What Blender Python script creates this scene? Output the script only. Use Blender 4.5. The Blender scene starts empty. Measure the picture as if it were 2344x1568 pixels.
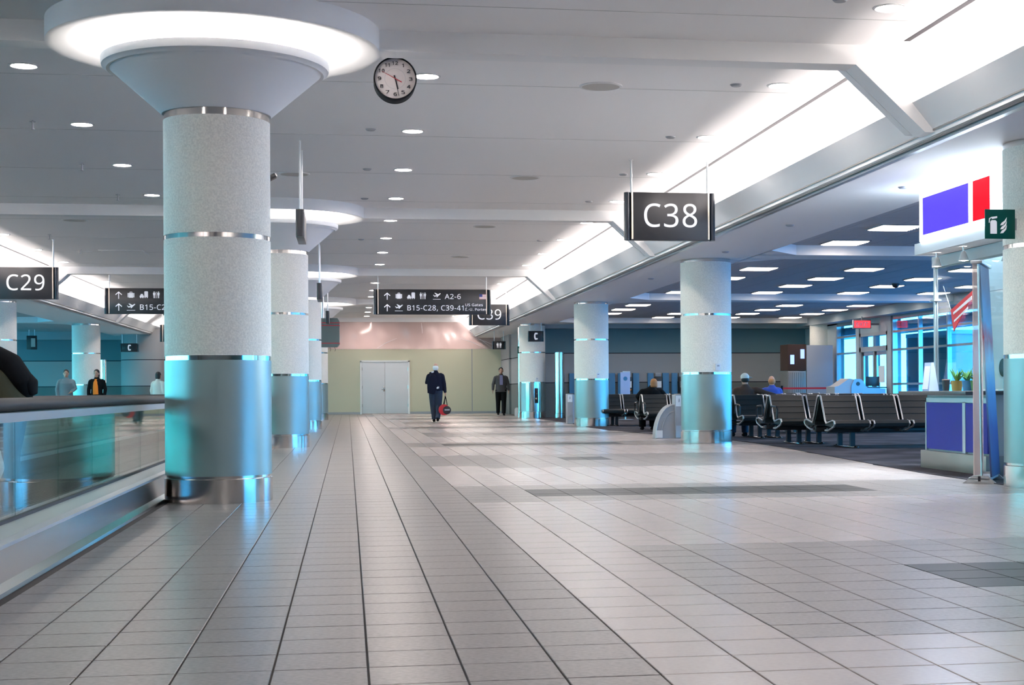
import bpy, bmesh, math, random
from mathutils import Vector, Matrix
random.seed(7)
S = bpy.context.scene
C = S.collection
PI = math.pi

# ------------------------------------------------------------------ camera, sky, exposure
cd = bpy.data.cameras.new('camera'); cam = bpy.data.objects.new('camera', cd); C.objects.link(cam)
cd.sensor_fit = 'HORIZONTAL'; cd.sensor_width = 36.0
cd.lens = 3500.0/2344*36
cd.shift_x = -(1350-1172)/2344.0
cd.shift_y = (898-784)/2344.0
cd.clip_start = .1; cd.clip_end = 600
YAW, PITCH, ROLL = math.radians(8.9943), math.radians(-.0537), .006
cam.matrix_world = (Matrix.Translation((0, 0, .9)) @ Matrix.Rotation(-YAW, 4, 'Z') @
                    Matrix.Rotation(PI/2+PITCH, 4, 'X') @ Matrix.Rotation(-ROLL, 4, 'Z'))
S.camera = cam

w = bpy.data.worlds.new('sky'); S.world = w; w.use_nodes = True
nt = w.node_tree; nt.nodes.clear()
wo = nt.nodes.new('ShaderNodeOutputWorld'); bg = nt.nodes.new('ShaderNodeBackground')
tc = nt.nodes.new('ShaderNodeTexCoord'); sx = nt.nodes.new('ShaderNodeSeparateXYZ'); rp = nt.nodes.new('ShaderNodeValToRGB')
rp.color_ramp.elements[0].position = 0.0; rp.color_ramp.elements[0].color = (.20, .76, 1, 1)
rp.color_ramp.elements[1].position = .7; rp.color_ramp.elements[1].color = (.08, .50, .95, 1)
nt.links.new(tc.outputs['Generated'], sx.inputs[0]); nt.links.new(sx.outputs['Z'], rp.inputs[0])
nt.links.new(rp.outputs[0], bg.inputs[0]); bg.inputs[1].default_value = 5.6
nt.links.new(bg.outputs[0], wo.inputs[0])

S.view_settings.view_transform = 'Standard'; S.view_settings.look = 'None'
S.view_settings.gamma = 1; S.view_settings.use_curve_mapping = False
S.view_settings.exposure = 1.6
S.cycles.max_bounces = 8; S.cycles.diffuse_bounces = 5; S.cycles.glossy_bounces = 4
S.cycles.transparent_max_bounces = 10; S.cycles.caustics_reflective = False; S.cycles.caustics_refractive = False
S.cycles.use_denoising = True
S.cycles.sample_clamp_indirect = 6
try: S.cycles.use_light_tree = True
except Exception: pass

def arealight(name, loc, rot, sx_, sy_, power, col):
    l = bpy.data.lights.new(name, 'AREA'); l.shape = 'RECTANGLE'; l.size = sx_; l.size_y = sy_; l.energy = power; l.color = col
    o = bpy.data.objects.new(name, l); o.location = loc; o.rotation_euler = rot; C.objects.link(o); return o

CX = -1.07                       # concourse centre line
BAYS = [.6+12.55*k for k in range(-1, 6)]      # column lines: -11.95 .6 13.15 25.7 38.25 50.8 63.35
BAYL = BAYS[2:6]
COVE_P, COVE_C = 90, (1, .91, .87)
for k in range(6):               # strip lights lying in the two cove troughs
    y0, y1 = BAYS[k]+.5, BAYS[k+1]-.35
    for s in (1, -1):
        arealight('cove_strip', (CX+s*6.38, (y0+y1)/2, 3.30), (0, PI+s*math.radians(12), 0), .12, y1-y0, COVE_P, COVE_C)

# ------------------------------------------------------------------ materials
def mat(name, col, rough=.6, metal=0, spec=.5, emit=None, es=1, noise=None, bump=None, coat=0):
    m = bpy.data.materials.new(name); m.use_nodes = True
    t = m.node_tree; b = t.nodes['Principled BSDF']
    b.inputs['Base Color'].default_value = (*col, 1); b.inputs['Roughness'].default_value = rough
    b.inputs['Metallic'].default_value = metal; b.inputs['Specular IOR Level'].default_value = spec
    if coat: b.inputs['Coat Weight'].default_value = coat; b.inputs['Coat Roughness'].default_value = .12
    if emit: b.inputs['Emission Color'].default_value = (*emit, 1); b.inputs['Emission Strength'].default_value = es
    if noise or bump:
        co = t.nodes.new('ShaderNodeTexCoord'); n = t.nodes.new('ShaderNodeTexNoise')
        t.links.new(co.outputs['Object'], n.inputs['Vector']); n.inputs['Detail'].default_value = 3
        n.inputs['Scale'].default_value = (noise or bump)[0]
        if noise:
            r = t.nodes.new('ShaderNodeValToRGB'); a = noise[1]
            r.color_ramp.elements[0].position = .35; r.color_ramp.elements[1].position = .65
            r.color_ramp.elements[0].color = (*[c*(1-a) for c in col], 1); r.color_ramp.elements[1].color = (*[min(1, c*(1+a)) for c in col], 1)
            t.links.new(n.outputs['Fac'], r.inputs[0]); t.links.new(r.outputs[0], b.inputs['Base Color'])
        if bump:
            bp = t.nodes.new('ShaderNodeBump'); bp.inputs['Strength'].default_value = bump[1]; bp.inputs['Distance'].default_value = .01
            t.links.new(n.outputs['Fac'], bp.inputs['Height']); t.links.new(bp.outputs[0], b.inputs['Normal'])
    return m
def glassmat(name, tint, gloss=1.0, ior=1.5):
    m = bpy.data.materials.new(name); m.use_nodes = True; t = m.node_tree; t.nodes.clear()
    o = t.nodes.new('ShaderNodeOutputMaterial'); mx = t.nodes.new('ShaderNodeMixShader')
    tr = t.nodes.new('ShaderNodeBsdfTransparent'); gl = t.nodes.new('ShaderNodeBsdfGlossy'); fr = t.nodes.new('ShaderNodeFresnel')
    tr.inputs[0].default_value = (*tint, 1); gl.inputs['Roughness'].default_value = .02; gl.inputs[0].default_value = (gloss, gloss, gloss, 1)
    gm = t.nodes.new('ShaderNodeNewGeometry'); mr = t.nodes.new('ShaderNodeMapRange')
    mr.inputs['To Min'].default_value = ior; mr.inputs['To Max'].default_value = 1/ior     # same reflection from either face
    t.links.new(gm.outputs['Backfacing'], mr.inputs['Value']); t.links.new(mr.outputs[0], fr.inputs[0])
    t.links.new(fr.outputs[0], mx.inputs[0]); t.links.new(tr.outputs[0], mx.inputs[1]); t.links.new(gl.outputs[0], mx.inputs[2])
    t.links.new(mx.outputs[0], o.inputs[0]); return m
M = {}
M['ceil'] = mat('ceiling_plaster', (.92, .905, .90), .9, spec=.2, bump=(40, .05))
M['white'] = mat('white_paint', (.86, .86, .86), .7, spec=.3)
M['seam'] = mat('seam', (.45, .45, .45), .9)
M['dark'] = mat('dark_recess', (.02, .018, .025), .8)
M['black'] = mat('sign_black', (.022, .023, .028), .35)
M['blackside'] = mat('sign_side', (.012, .018, .03), .25)
M['text'] = mat('sign_white', (.85, .85, .88), .5, emit=(.85, .85, .9), es=.12)
M['steel'] = mat('stainless', (.62, .60, .58), .13, 1)
M['brass'] = mat('warm_trim', (.75, .66, .55), .3, .9)
M['alu'] = mat('aluminium', (.62, .63, .65), .35, .9)
M['clad'] = mat('column_cladding', (.29, .385, .385), .40, .55, noise=(1.5, .04))
M['stone'] = mat('column_plaster', (.88, .845, .77), .8, spec=.25, noise=(70, .09), bump=(90, .25))
M['grout'] = mat('grout', (.12, .115, .115), .9)
def tilemat(name, col, a, rough=.2, sp=.36):
    m = mat(name, col, rough, spec=sp, noise=(45, a)); return m
M['tgray'] = tilemat('tile_grey', (.30, .282, .275), .16, .29, .30)
M['tlight'] = tilemat('tile_cream', (.54, .485, .47), .03, .25)
M['tdark'] = tilemat('tile_charcoal', (.055, .06, .06), .08, .34, .10)
M['carpet'] = mat('carpet_charcoal', (.065, .063, .075), .95, spec=.1, noise=(1.4, .45))
M['rubber'] = mat('handrail_rubber', (.02, .023, .025), .5, spec=.25)
M['glass'] = glassmat('balustrade_glass', (.80, .93, .90), .95, 1.6)
M['wglass'] = glassmat('window_glass', (.50, .80, 1.0), .8, 1.4)
M['lglass'] = glassmat('green_window_glass', (.74, .93, .90), .8, 1.4)
M['kglass'] = glassmat('screen_glass', (.86, .95, .97), .9, 1.45)
M['teal'] = mat('teal_wall', (.155, .255, .29), .75, spec=.3)
M['gwall'] = mat('grey_wall', (.36, .355, .36), .7, spec=.3)
M['gdark'] = mat('wainscot', (.14, .15, .15), .6)
M['cream'] = mat('cream_wall', (.60, .575, .43), .45, spec=.4)
M['doorw'] = mat('door_white', (.72, .73, .76), .32, bump=(6, .08))
M['band'] = mat('bulkhead', (.42, .47, .49), .7)
M['tbar'] = mat('tbar_panel', (.52, .52, .53), .9, spec=.15)
M['tgrid'] = mat('tbar_grid', (.3, .3, .32), .8)
M['lamp'] = mat('lamp_lens', (1, 1, 1), .5, emit=(1, .90, .84), es=60)
M['troffer'] = mat('troffer_lens', (1, 1, 1), .5, emit=(1, .84, .73), es=5)
M['ringlamp'] = mat('uplight', (1, 1, 1), .5, emit=(1, .93, .89), es=13)
M['trimw'] = mat('lamp_trim', (.7, .7, .7), .4)
M['beige'] = mat('speaker_grille', (.50, .48, .45), .8)
M['vinyl'] = mat('seat_vinyl', (.014, .019, .021), .42, spec=.3, bump=(30, .1))
M['frame'] = mat('bench_frame', (.035, .035, .04), .3, .6)
M['blue'] = mat('kiosk_blue', (.02, .03, .30), .55, spec=.25)
M['kick'] = mat('kick_plate', (.33, .31, .29), .4, .6)
M['lbw'] = mat('lightbox_white', (1, 1, 1), .4, emit=(.72, .86, 1), es=5.0)
M['lbb'] = mat('lightbox_blue', (.02, .01, .3), .5, spec=.1, emit=(.085, .05, 1), es=.42)
M['lbr'] = mat('lightbox_red', (.3, .0, .005), .5, spec=.05, emit=(1, .0, .012), es=.36)
M['slab'] = mat('counter_dark', (.05, .05, .055), .3)
M['panelg'] = mat('grey_panel', (.36, .37, .40), .5)
M['green'] = mat('sign_green', (.0, .10, .075), .4)
M['red'] = mat('red', (.55, .02, .03), .5)
M['redglow'] = mat('exit_red', (.5, .02, .02), .5, emit=(1, .03, .04), es=.9)
M['pap'] = mat('paper', (.8, .8, .82), .6)
M['screen'] = mat('screen_blue', (.03, .04, .1), .2, emit=(.25, .35, 1), es=.8)
M['skin'] = mat('skin', (.42, .24, .17), .5)
M['skinp'] = mat('skin_pink', (.55, .30, .22), .5)
M['navy'] = mat('navy_cloth', (.007, .008, .022), .85, spec=.2)
M['denim'] = mat('dark_denim', (.02, .03, .06), .85)
M['blackc'] = mat('black_cloth', (.006, .006, .007), .9, spec=.15)
M['suit'] = mat('grey_suit', (.055, .052, .056), .8)
M['olive'] = mat('olive_cloth', (.055, .055, .03), .85, bump=(9, .3))
M['brown'] = mat('brown_cloth', (.06, .03, .022), .85)
M['hairk'] = mat('black_hair', (.012, .011, .011), .6)
M['hairw'] = mat('white_hair', (.72, .73, .75), .7)
M['hairb'] = mat('auburn_hair', (.40, .17, .06), .6)
M['capw'] = mat('cap_white', (.72, .70, .66), .8)
M['orange'] = mat('orange_cloth', (.80, .20, .01), .8)
M['bluec'] = mat('blue_cloth', (.03, .07, .35), .8)
M['greyj'] = mat('grey_jacket', (.14, .20, .23), .8)
M['palej'] = mat('pale_jacket', (.5, .58, .55), .8)
M['lav'] = mat('lavender_shirt', (.2, .2, .36), .7)
M['leaf'] = mat('leaf', (.06, .2, .05), .6)
M['terra'] = mat('ochre_pot', (.45, .3, .08), .6)
M['matte'] = mat('matte_black', (.012, .012, .014), .8, spec=.15)
M['phone'] = mat('phone_black', (.02, .02, .025), .35)
M['pblue'] = mat('booth_blue', (.06, .22, .42), .5)
M['lilac'] = mat('poster_lilac', (.42, .50, .75), .6)
M['concrete'] = mat('apron_concrete', (.35, .38, .38), .9)
M['cb'] = mat('case_grey', (.13, .17, .17), .3, .3)

# plastic sheet: thin milky film
ms = bpy.data.materials.new('plastic_film'); ms.use_nodes = True; t = ms.node_tree; t.nodes.clear()
o_ = t.nodes.new('ShaderNodeOutputMaterial'); a_ = t.nodes.new('ShaderNodeBsdfTransparent'); b_ = t.nodes.new('ShaderNodeBsdfTranslucent')
c_ = t.nodes.new('ShaderNodeBsdfGlossy'); d_ = t.nodes.new('ShaderNodeBsdfDiffuse'); m1 = t.nodes.new('ShaderNodeMixShader'); m2 = t.nodes.new('ShaderNodeMixShader'); m3 = t.nodes.new('ShaderNodeMixShader')
a_.inputs[0].default_value = (1, .94, .92, 1); b_.inputs[0].default_value = (.92, .77, .74, 1); d_.inputs[0].default_value = (.75, .62, .6, 1)
c_.inputs[0].default_value = (1, .9, .9, 1); c_.inputs['Roughness'].default_value = .25
m1.inputs[0].default_value = .5; m2.inputs[0].default_value = .62; m3.inputs[0].default_value = .07
t.links.new(b_.outputs[0], m1.inputs[1]); t.links.new(d_.outputs[0], m1.inputs[2])
t.links.new(a_.outputs[0], m2.inputs[1]); t.links.new(m1.outputs[0], m2.inputs[2])
t.links.new(m2.outputs[0], m3.inputs[1]); t.links.new(c_.outputs[0], m3.inputs[2]); t.links.new(m3.outputs[0], o_.inputs[0])
M['film'] = ms

# ------------------------------------------------------------------ mesh helpers
class MB:
    def __init__(s): s.v = []; s.f = []; s.sm = []
    def add(s, vs, fs, smooth=False):
        n = len(s.v); s.v += [tuple(v) for v in vs]
        for f in fs: s.f.append([i+n for i in f]); s.sm.append(smooth)
        return s
    def box(s, x0, x1, y0, y1, z0, z1, b=0):
        if x0 > x1: x0, x1 = x1, x0
        if y0 > y1: y0, y1 = y1, y0
        if z0 > z1: z0, z1 = z1, z0
        if b:
            b = min(b, (x1-x0)*.45, (y1-y0)*.45, (z1-z0)*.45)
            bm = bmesh.new(); bmesh.ops.create_cube(bm, size=1)
            for v in bm.verts: v.co = Vector(((x0+x1)/2+v.co.x*(x1-x0), (y0+y1)/2+v.co.y*(y1-y0), (z0+z1)/2+v.co.z*(z1-z0)))
            bmesh.ops.bevel(bm, geom=list(bm.edges), offset=b, segments=2, affect='EDGES', profile=.6)
            bm.verts.index_update(); s.add([v.co for v in bm.verts], [[v.index for v in f.verts] for f in bm.faces], True); bm.free(); return s
        V = [(x, y, z) for z in (z0, z1) for y in (y0, y1) for x in (x0, x1)]
        return s.add(V, [(0, 2, 3, 1), (4, 5, 7, 6), (0, 1, 5, 4), (2, 6, 7, 3), (0, 4, 6, 2), (1, 3, 7, 5)])
    def limb(s, pts, rad, seg=12, side=None, caps=True):
        pts = [Vector(p) for p in pts]; n = len(pts); rings = []
        for i, p in enumerate(pts):
            tg = (pts[min(i+1, n-1)]-pts[max(i-1, 0)]).normalized()
            ref = Vector(side) if side else (Vector((1, 0, 0)) if abs(tg.x) < .8 else Vector((0, 1, 0)))
            u = (ref-tg*ref.dot(tg)).normalized(); w_ = tg.cross(u)
            r = rad[i] if isinstance(rad, list) else rad
            a, b = r if isinstance(r, (list, tuple)) else (r, r)
            rings.append([p+u*a*math.cos(2*PI*k/seg)+w_*b*math.sin(2*PI*k/seg) for k in range(seg)])
        V = [q for r in rings for q in r]; F = []
        for i in range(n-1):
            for k in range(seg): F.append((i*seg+k, i*seg+(k+1) % seg, (i+1)*seg+(k+1) % seg, (i+1)*seg+k))
        if caps: F.append(tuple(range(seg-1, -1, -1))); F.append(tuple((n-1)*seg+k for k in range(seg)))
        return s.add(V, F, True)
    def cyl(s, p0, p1, r, seg=16): return s.limb([p0, p1], r, seg)
    def ball(s, c, rx, ry=None, rz=None, seg=14):
        ry = ry or rx; rz = rz or rx; V = []; F = []; h = seg//2
        for i in range(h+1):
            a = PI*i/h; a = min(max(a, .02), PI-.02)
            for k in range(seg): V.append((c[0]+rx*math.sin(a)*math.cos(2*PI*k/seg), c[1]+ry*math.sin(a)*math.sin(2*PI*k/seg), c[2]-rz*math.cos(a)))
        for i in range(h):
            for k in range(seg): F.append((i*seg+k, i*seg+(k+1) % seg, (i+1)*seg+(k+1) % seg, (i+1)*seg+k))
        F.append(tuple(range(seg-1, -1, -1))); F.append(tuple(h*seg+k for k in range(seg)))
        return s.add(V, F, True)
    def lathe(s, prof, c=(0, 0), seg=48, closed=False):
        V = []; F = []; n = len(prof)
        for r, z in prof:
            for k in range(seg): V.append((c[0]+r*math.cos(2*PI*k/seg), c[1]+r*math.sin(2*PI*k/seg), z))
        for i in range(n if closed else n-1):
            j = (i+1) % n
            for k in range(seg): F.append((i*seg+k, i*seg+(k+1) % seg, j*seg+(k+1) % seg, j*seg+k))
        return s.add(V, F, True)
    def prism(s, poly, a0, a1, axis='y'):
        """poly in the two other axes; extruded along axis from a0 to a1"""
        def P(p, a): return {'y': (p[0], a, p[1]), 'x': (a, p[0], p[1]), 'z': (p[0], p[1], a)}[axis]
        n = len(poly); V = [P(p, a0) for p in poly]+[P(p, a1) for p in poly]
        F = [tuple(range(n)), tuple(range(2*n-1, n-1, -1))]+[(i, i+n, (i+1) % n+n, (i+1) % n) for i in range(n)]
        return s.add(V, F)
    def quad(s, *vs): return s.add(vs, [tuple(range(len(vs)))])
    def tr(s, m):
        s.v = [tuple(m @ Vector(v)) for v in s.v]; return s
    def mesh(s, name, m):
        me = bpy.data.meshes.new(name); me.from_pydata(s.v, [], s.f); me.materials.append(m)
        me.polygons.foreach_set('use_smooth', s.sm)
        bm = bmesh.new(); bm.from_mesh(me); bmesh.ops.recalc_face_normals(bm, faces=bm.faces); bm.to_mesh(me); bm.free()
        if any(s.sm):
            try: me.set_sharp_from_angle(angle=math.radians(40))
            except Exception: pass
        return me

def obj(name, mb, m, parent=None, label=None, kind=None):
    o = bpy.data.objects.new(name, mb.mesh(name, m) if isinstance(mb, MB) else mb); C.objects.link(o)
    if parent: o.parent = parent
    if label: o['label'] = label
    if kind: o['kind'] = kind
    return o
def struct(name, mb, m, label=None, parent=None):
    o = obj(name, mb, m, parent)
    if parent is None: o['kind'] = 'structure'
    if label: o['label'] = label
    return o
def root(name, label=None):
    o = bpy.data.objects.new(name, None); C.objects.link(o); o['kind'] = 'structure'
    if label: o['label'] = label
    return o
def thing(name, label, cat, loc=(0, 0, 0), rz=0, group=None):
    o = bpy.data.objects.new(name, None); C.objects.link(o); o.location = loc; o.rotation_euler = (0, 0, rz)
    o['label'] = label; o['category'] = cat
    if group: o['group'] = group
    return o
def tag(o, label, cat, group=None):
    o['label'] = label; o['category'] = cat
    if group: o['group'] = group
    return o
def copy_tree(o, parent=None):
    c = o.copy(); C.objects.link(c)
    if parent: c.parent = parent
    for ch in list(o.children): copy_tree(ch, c)
    return c
ORD = ['nearest', 'second', 'third', 'fourth', 'fifth', 'sixth', 'seventh', 'eighth', 'ninth', 'tenth', 'eleventh', 'twelfth', 'thirteenth', 'fourteenth', 'fifteenth', 'sixteenth', 'seventeenth', 'eighteenth', 'nineteenth', 'twentieth']
FONT = None
try:                              # the sans face that ships with Blender, else its built-in one
    import os
    FONT = bpy.data.fonts.load(os.path.join(bpy.utils.system_resource('DATAFILES'), 'fonts', 'NotoSansHebrew-Regular.woff2'))
except Exception: FONT = None
def text_mesh(body, size, depth=.004, align='LEFT', spacing=1.0, bold=0):
    cu = bpy.data.curves.new('lettering', 'FONT'); cu.body = body; cu.size = size; cu.extrude = depth; cu.align_x = align
    cu.font = FONT or cu.font; cu.space_character = spacing; cu.offset = bold; cu.resolution_u = 6
    o = bpy.data.objects.new('tmp', cu); C.objects.link(o)
    dg = bpy.context.evaluated_depsgraph_get(); me = bpy.data.meshes.new_from_object(o.evaluated_get(dg))
    C.objects.unlink(o); bpy.data.objects.remove(o)
    # stand it up facing -Y
    me.transform(Matrix.Rotation(PI/2, 4, 'X')); return me
def lettering(body, cap, loc, parent, name='lettering', m=None, align='LEFT', width=None, bold=.004):
    """cap = height of the capitals, width = whole width (optional)"""
    me = text_mesh(body, 1.0, .003, 'LEFT', 1.06, bold); me.materials.clear(); me.materials.append(m or M['text'])
    ref = text_mesh('H', 1.0, .003, 'LEFT', 1.0, bold); hz = [v.co.z for v in ref.vertices]; k = cap/(max(hz)-min(hz)); z0 = min(hz)
    xs = [v.co.x for v in me.vertices]; kx = width/(max(xs)-min(xs)) if width else k
    x0 = min(xs) if align == 'LEFT' else (min(xs)+max(xs))/2
    for v in me.vertices: v.co = ((v.co.x-x0)*kx, v.co.y, (v.co.z-z0)*k)
    bpy.data.meshes.remove(ref)
    o = bpy.data.objects.new(name, me); C.objects.link(o); o.location = loc; o.parent = parent; return o

# ------------------------------------------------------------------ setting
CEIL, BEAM, SOF = 3.95, 3.775, 3.14
YB, YE = -12.4, 76.0              # concourse extents
edge = [(5.95, -15), (5.95, 10), (6.05, 15.6), (6.34, 19.1), (6.62, 22.3), (6.84, 26.0), (6.4, 28.9), (5.9, 34.3), (5.9, 38), (6.1, 42), (6.15, 52)]
def edge_x(y):
    for (xa, ya), (xb, yb) in zip(edge, edge[1:]):
        if ya <= y <= yb: return xa+(xb-xa)*(y-ya)/(yb-ya)
    return edge[-1][0]
floor = struct('floor', MB().box(-20, 17, YB, YE, -.25, -.007), M['grout'], 'large floor of square tiles with dark joints')
T = .3055; X0, Y0 = .06, 4.748
cells = []
def shade(x, y):
    if x < .98: return 'tgray'
    yy = (y-5.39) % 12.55+5.39
    # dark bars and grey fields repeat with the structural bay
    if y > 16 and 18.5 < y < 21.5: return 'tdark' if (19.85 < y < 20.5 and 2.75 < x < 3.4) else 'tgray'
    if 6.70 < yy < 7.42 and x > 2.78: return 'tdark'
    if 5.39 < yy < 8.66 and x > 1.58: return 'tgray'
    if 12.95 < yy < 13.92 and 1.55 < x < 4.66: return 'tdark'
    if 12.25 < yy < 14.55: return 'tgray'
    return 'tlight'
def ry(y): return Y0+round((y-Y0)/T)*T
for j in range(-18, 192):
    for i in range(-24, 22):
        xa, ya = X0+i*T, Y0+j*T; xc, yc = xa+T/2, ya+T/2
        if xc < -1.46 or yc > 63.0 or xc > edge_x(min(yc, 52))+.1: continue
        cells.append((xa, ya, xc, yc))
def inview(x, y):
    if y < 4.5: return False
    d = (x*math.cos(YAW)-y*math.sin(YAW))/(y*math.cos(YAW)+x*math.sin(YAW)); px = 1350+3500*d
    return -60 < px < 2400 and y > 4.55
vis = sorted([c for c in cells if inview(c[2], c[3]) and c[3] < 11], key=lambda c: c[3])[:300]
vs = set((c[0], c[1]) for c in vis)
G = .0035
def tile_mb(mb, xa, ya, ox=0, oy=0, dz=0):
    b = .0018
    x0, x1, y0, y1 = xa+G-ox, xa+T-G-ox, ya+G-oy, ya+T-G-oy
    V = [(x0, y0, -.012), (x1, y0, -.012), (x1, y1, -.012), (x0, y1, -.012), (x0, y0, dz-b), (x1, y0, dz-b), (x1, y1, dz-b), (x0, y1, dz-b),
         (x0+b, y0+b, dz), (x1-b, y0+b, dz), (x1-b, y1-b, dz), (x0+b, y1-b, dz)]
    mb.add(V, [(0, 1, 5, 4), (1, 2, 6, 5), (2, 3, 7, 6), (3, 0, 4, 7), (4, 5, 9, 8), (5, 6, 10, 9), (6, 7, 11, 10), (7, 4, 8, 11), (8, 9, 10, 11)])
tmesh = {}
for k in ('tgray', 'tlight', 'tdark'):
    mb = MB(); tile_mb(mb, -T/2, -T/2); tmesh[k] = mb.mesh('tile', M[k])
for xa, ya, xc, yc in vis:
    o = bpy.data.objects.new('tile', tmesh[shade(xc, yc)]); C.objects.link(o); o.location = (xc, yc, random.uniform(-.0006, .0002)); o.parent = floor
rest = {'tgray': MB(), 'tlight': MB(), 'tdark': MB()}
for xa, ya, xc, yc in cells:
    if (xa, ya) not in vs: tile_mb(rest[shade(xc, yc)], xa, ya, dz=random.uniform(-.0006, .0002))
for k, nm in (('tgray', 'grey_tiles'), ('tlight', 'cream_tiles'), ('tdark', 'charcoal_tiles')): obj(nm, rest[k], M[k], floor, kind='stuff')
# left hall floor beyond the moving walkway
obj('grey_paving', MB().box(-20, -4.6, YB, 63, -.02, 0), M['tgray'], floor)
mb = MB(); poly = edge+[(16.2, 52), (16.2, -15)]
mb.prism([(x, y) for x, y in poly if True], -.006, .008, 'z')
struct('carpet', mb, M['carpet'], 'dark patterned carpet of the waiting lounge')

# ceiling of the concourse: panels with hairline joints
mb = MB(); mb.box(CX-5.9, CX+5.9, YB, YE, CEIL, CEIL+.1)
ceil = struct('ceiling', mb, M['ceil'], 'high white plaster ceiling of the concourse')
mb = MB()
for y in [b+2.05+3.15*k for b in BAYS for k in range(4)]: mb.box(CX-5.85, CX+5.85, y-.004, y+.004, CEIL-.0015, CEIL+.01)
obj('joint_lines', mb, M['seam'], ceil, kind='stuff')
n = 0
def trim(mb, m, label, parent=None):
    global n
    n += 1; return struct('trim_%d' % n, mb, m, label, parent)
def mir(s, d): return CX+s*d
for s, side in ((1, 'right'), (-1, 'left')):
    P = lambda *pp: [(mir(s, d), z) for d, z in pp]
    # cove vault behind the slot
    mb = MB(); mb.prism(P((5.955, 3.95), (6.08, 3.95), (6.44, 3.67), (6.86, 3.33), (6.86, 3.24), (7.0, 3.24), (7.0, 4.05), (5.955, 4.05)), YB, YE)
    cv = trim(mb, M['white'], 'sloping lit white cove along the %s of the concourse' % side)
    mb = MB()
    for y in [b+4.2*k+2.1 for b in BAYS for k in range(3)]:
        mb.prism(P((6.08, 3.947), (6.44, 3.667), (6.6, 3.537), (6.6, 3.545), (6.44, 3.675), (6.08, 3.955)), y-.005, y+.005)
    obj('joint_lines', mb, M['seam'], cv, kind='stuff')
    # linear slot diffuser, broken at the beams
    mb = MB()
    for a, b in zip(BAYS, BAYS[1:]): mb.box(mir(s, 5.9), mir(s, 5.955), a+.9, b-.35, CEIL-.003, CEIL+.06)
    sd = trim(mb, M['dark'], 'long dark slot diffuser beside the %s cove' % side)
    mb = MB()
    for a in BAYS: mb.box(mir(s, 5.89), mir(s, 5.96), a-.36, a+.9, CEIL-.0005, CEIL+.08)
    obj('slot_end', mb, M['ceil'], sd)
    # valance hiding the strip lights
    mb = MB(); mb.prism(P((6.05, 3.45), (6.24, 3.22), (6.90, 3.22), (6.90, 3.26), (6.27, 3.26), (6.09, 3.46)), YB, YE)
    vl = trim(mb, M['white'], 'sloping grey valance under the %s cove' % side)
    mb = MB(); mb.box(mir(s, 6.24), mir(s, 6.36), YB, YE, 3.205, 3.222)
    obj('grille_back', mb, M['kick'], vl)
    mb = MB()
    for k in range(4): mb.box(mir(s, 6.255+.027*k), mir(s, 6.262+.027*k), YB, YE, 3.165, 3.206)
    obj('grille_bar', mb, M['white'], vl)
    obj('edge_strip', MB().box(mir(s, 6.36), mir(s, 6.42), YB, YE, 3.135, 3.225), M['alu'], vl)
    # soffit over the edge of the hall, with coffered lounge ceiling behind
    yend = 52 if s > 0 else 63
    mb = MB(); mb.box(mir(s, 6.42), mir(s, 7.82), YB, 64, SOF, SOF+.12)
    for a in BAYS[:-1]:
        mb.box(mir(s, 7.80), mir(s, 18.5), a-1.1, a-.3, SOF, SOF+.3)
        mb.prism([(mir(s, 7.80), a-1.9), (mir(s, 8.5), a-1.05), (mir(s, 7.80), a-1.05)], SOF, SOF+.3, 'z')
        mb.prism([(mir(s, 7.80), a+.5), (mir(s, 8.5), a-.35), (mir(s, 7.80), a-.35)], SOF, SOF+.3, 'z')
    sf = struct('ceiling_soffit_'+side, mb, M['white'], 'low white soffit and coffer ribs on the %s of the hall' % side)
    mb = MB(); mb.box(mir(s, 7.82), mir(s, 18.5), YB, yend, 3.32, 3.42)
    lc = struct('ceiling_lounge_'+side, mb, M['tgrid'], 'grey panel ceiling of the %s waiting lounge' % side)
    mb = MB(); d = 7.84
    while d < 18.4:
        y = YB
        while y < yend-.1:
            mb.box(mir(s, d), mir(s, d+.595), y, min(y+1.21, yend-.01), 3.305, 3.325); y += 1.22
        d += .61
    obj('ceiling_panels', mb, M['tbar'], lc, kind='stuff')

# transverse beams, dropping down the coves at both ends
for i, y in enumerate(BAYS):
    mb = MB()
    d0 = 1.345 if y in BAYL else 0
    H = [(d0, BEAM), (5.53, BEAM), (6.17, 3.19), (6.27, 3.19), (6.30, 3.25), (6.86, 3.28), (6.86, 3.34), (6.45, 3.68), (6.08, 3.97), (d0, 3.97)]
    H2 = [(d0, BEAM+.03), (5.49, BEAM+.03), (6.13, 3.22), (6.27, 3.22), (6.30, 3.25), (6.86, 3.28), (6.86, 3.34), (6.45, 3.68), (6.08, 3.97), (d0, 3.97)]
    for s in (1, -1):
        mb.prism([(mir(s, d), z) for d, z in H], y-.15, y+.12); mb.prism([(mir(s, d), z) for d, z in H2], y+.12, y+.24)
    trim(mb, M['white'], '%s white cross beam under the concourse ceiling' % ORD[i])

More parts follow.
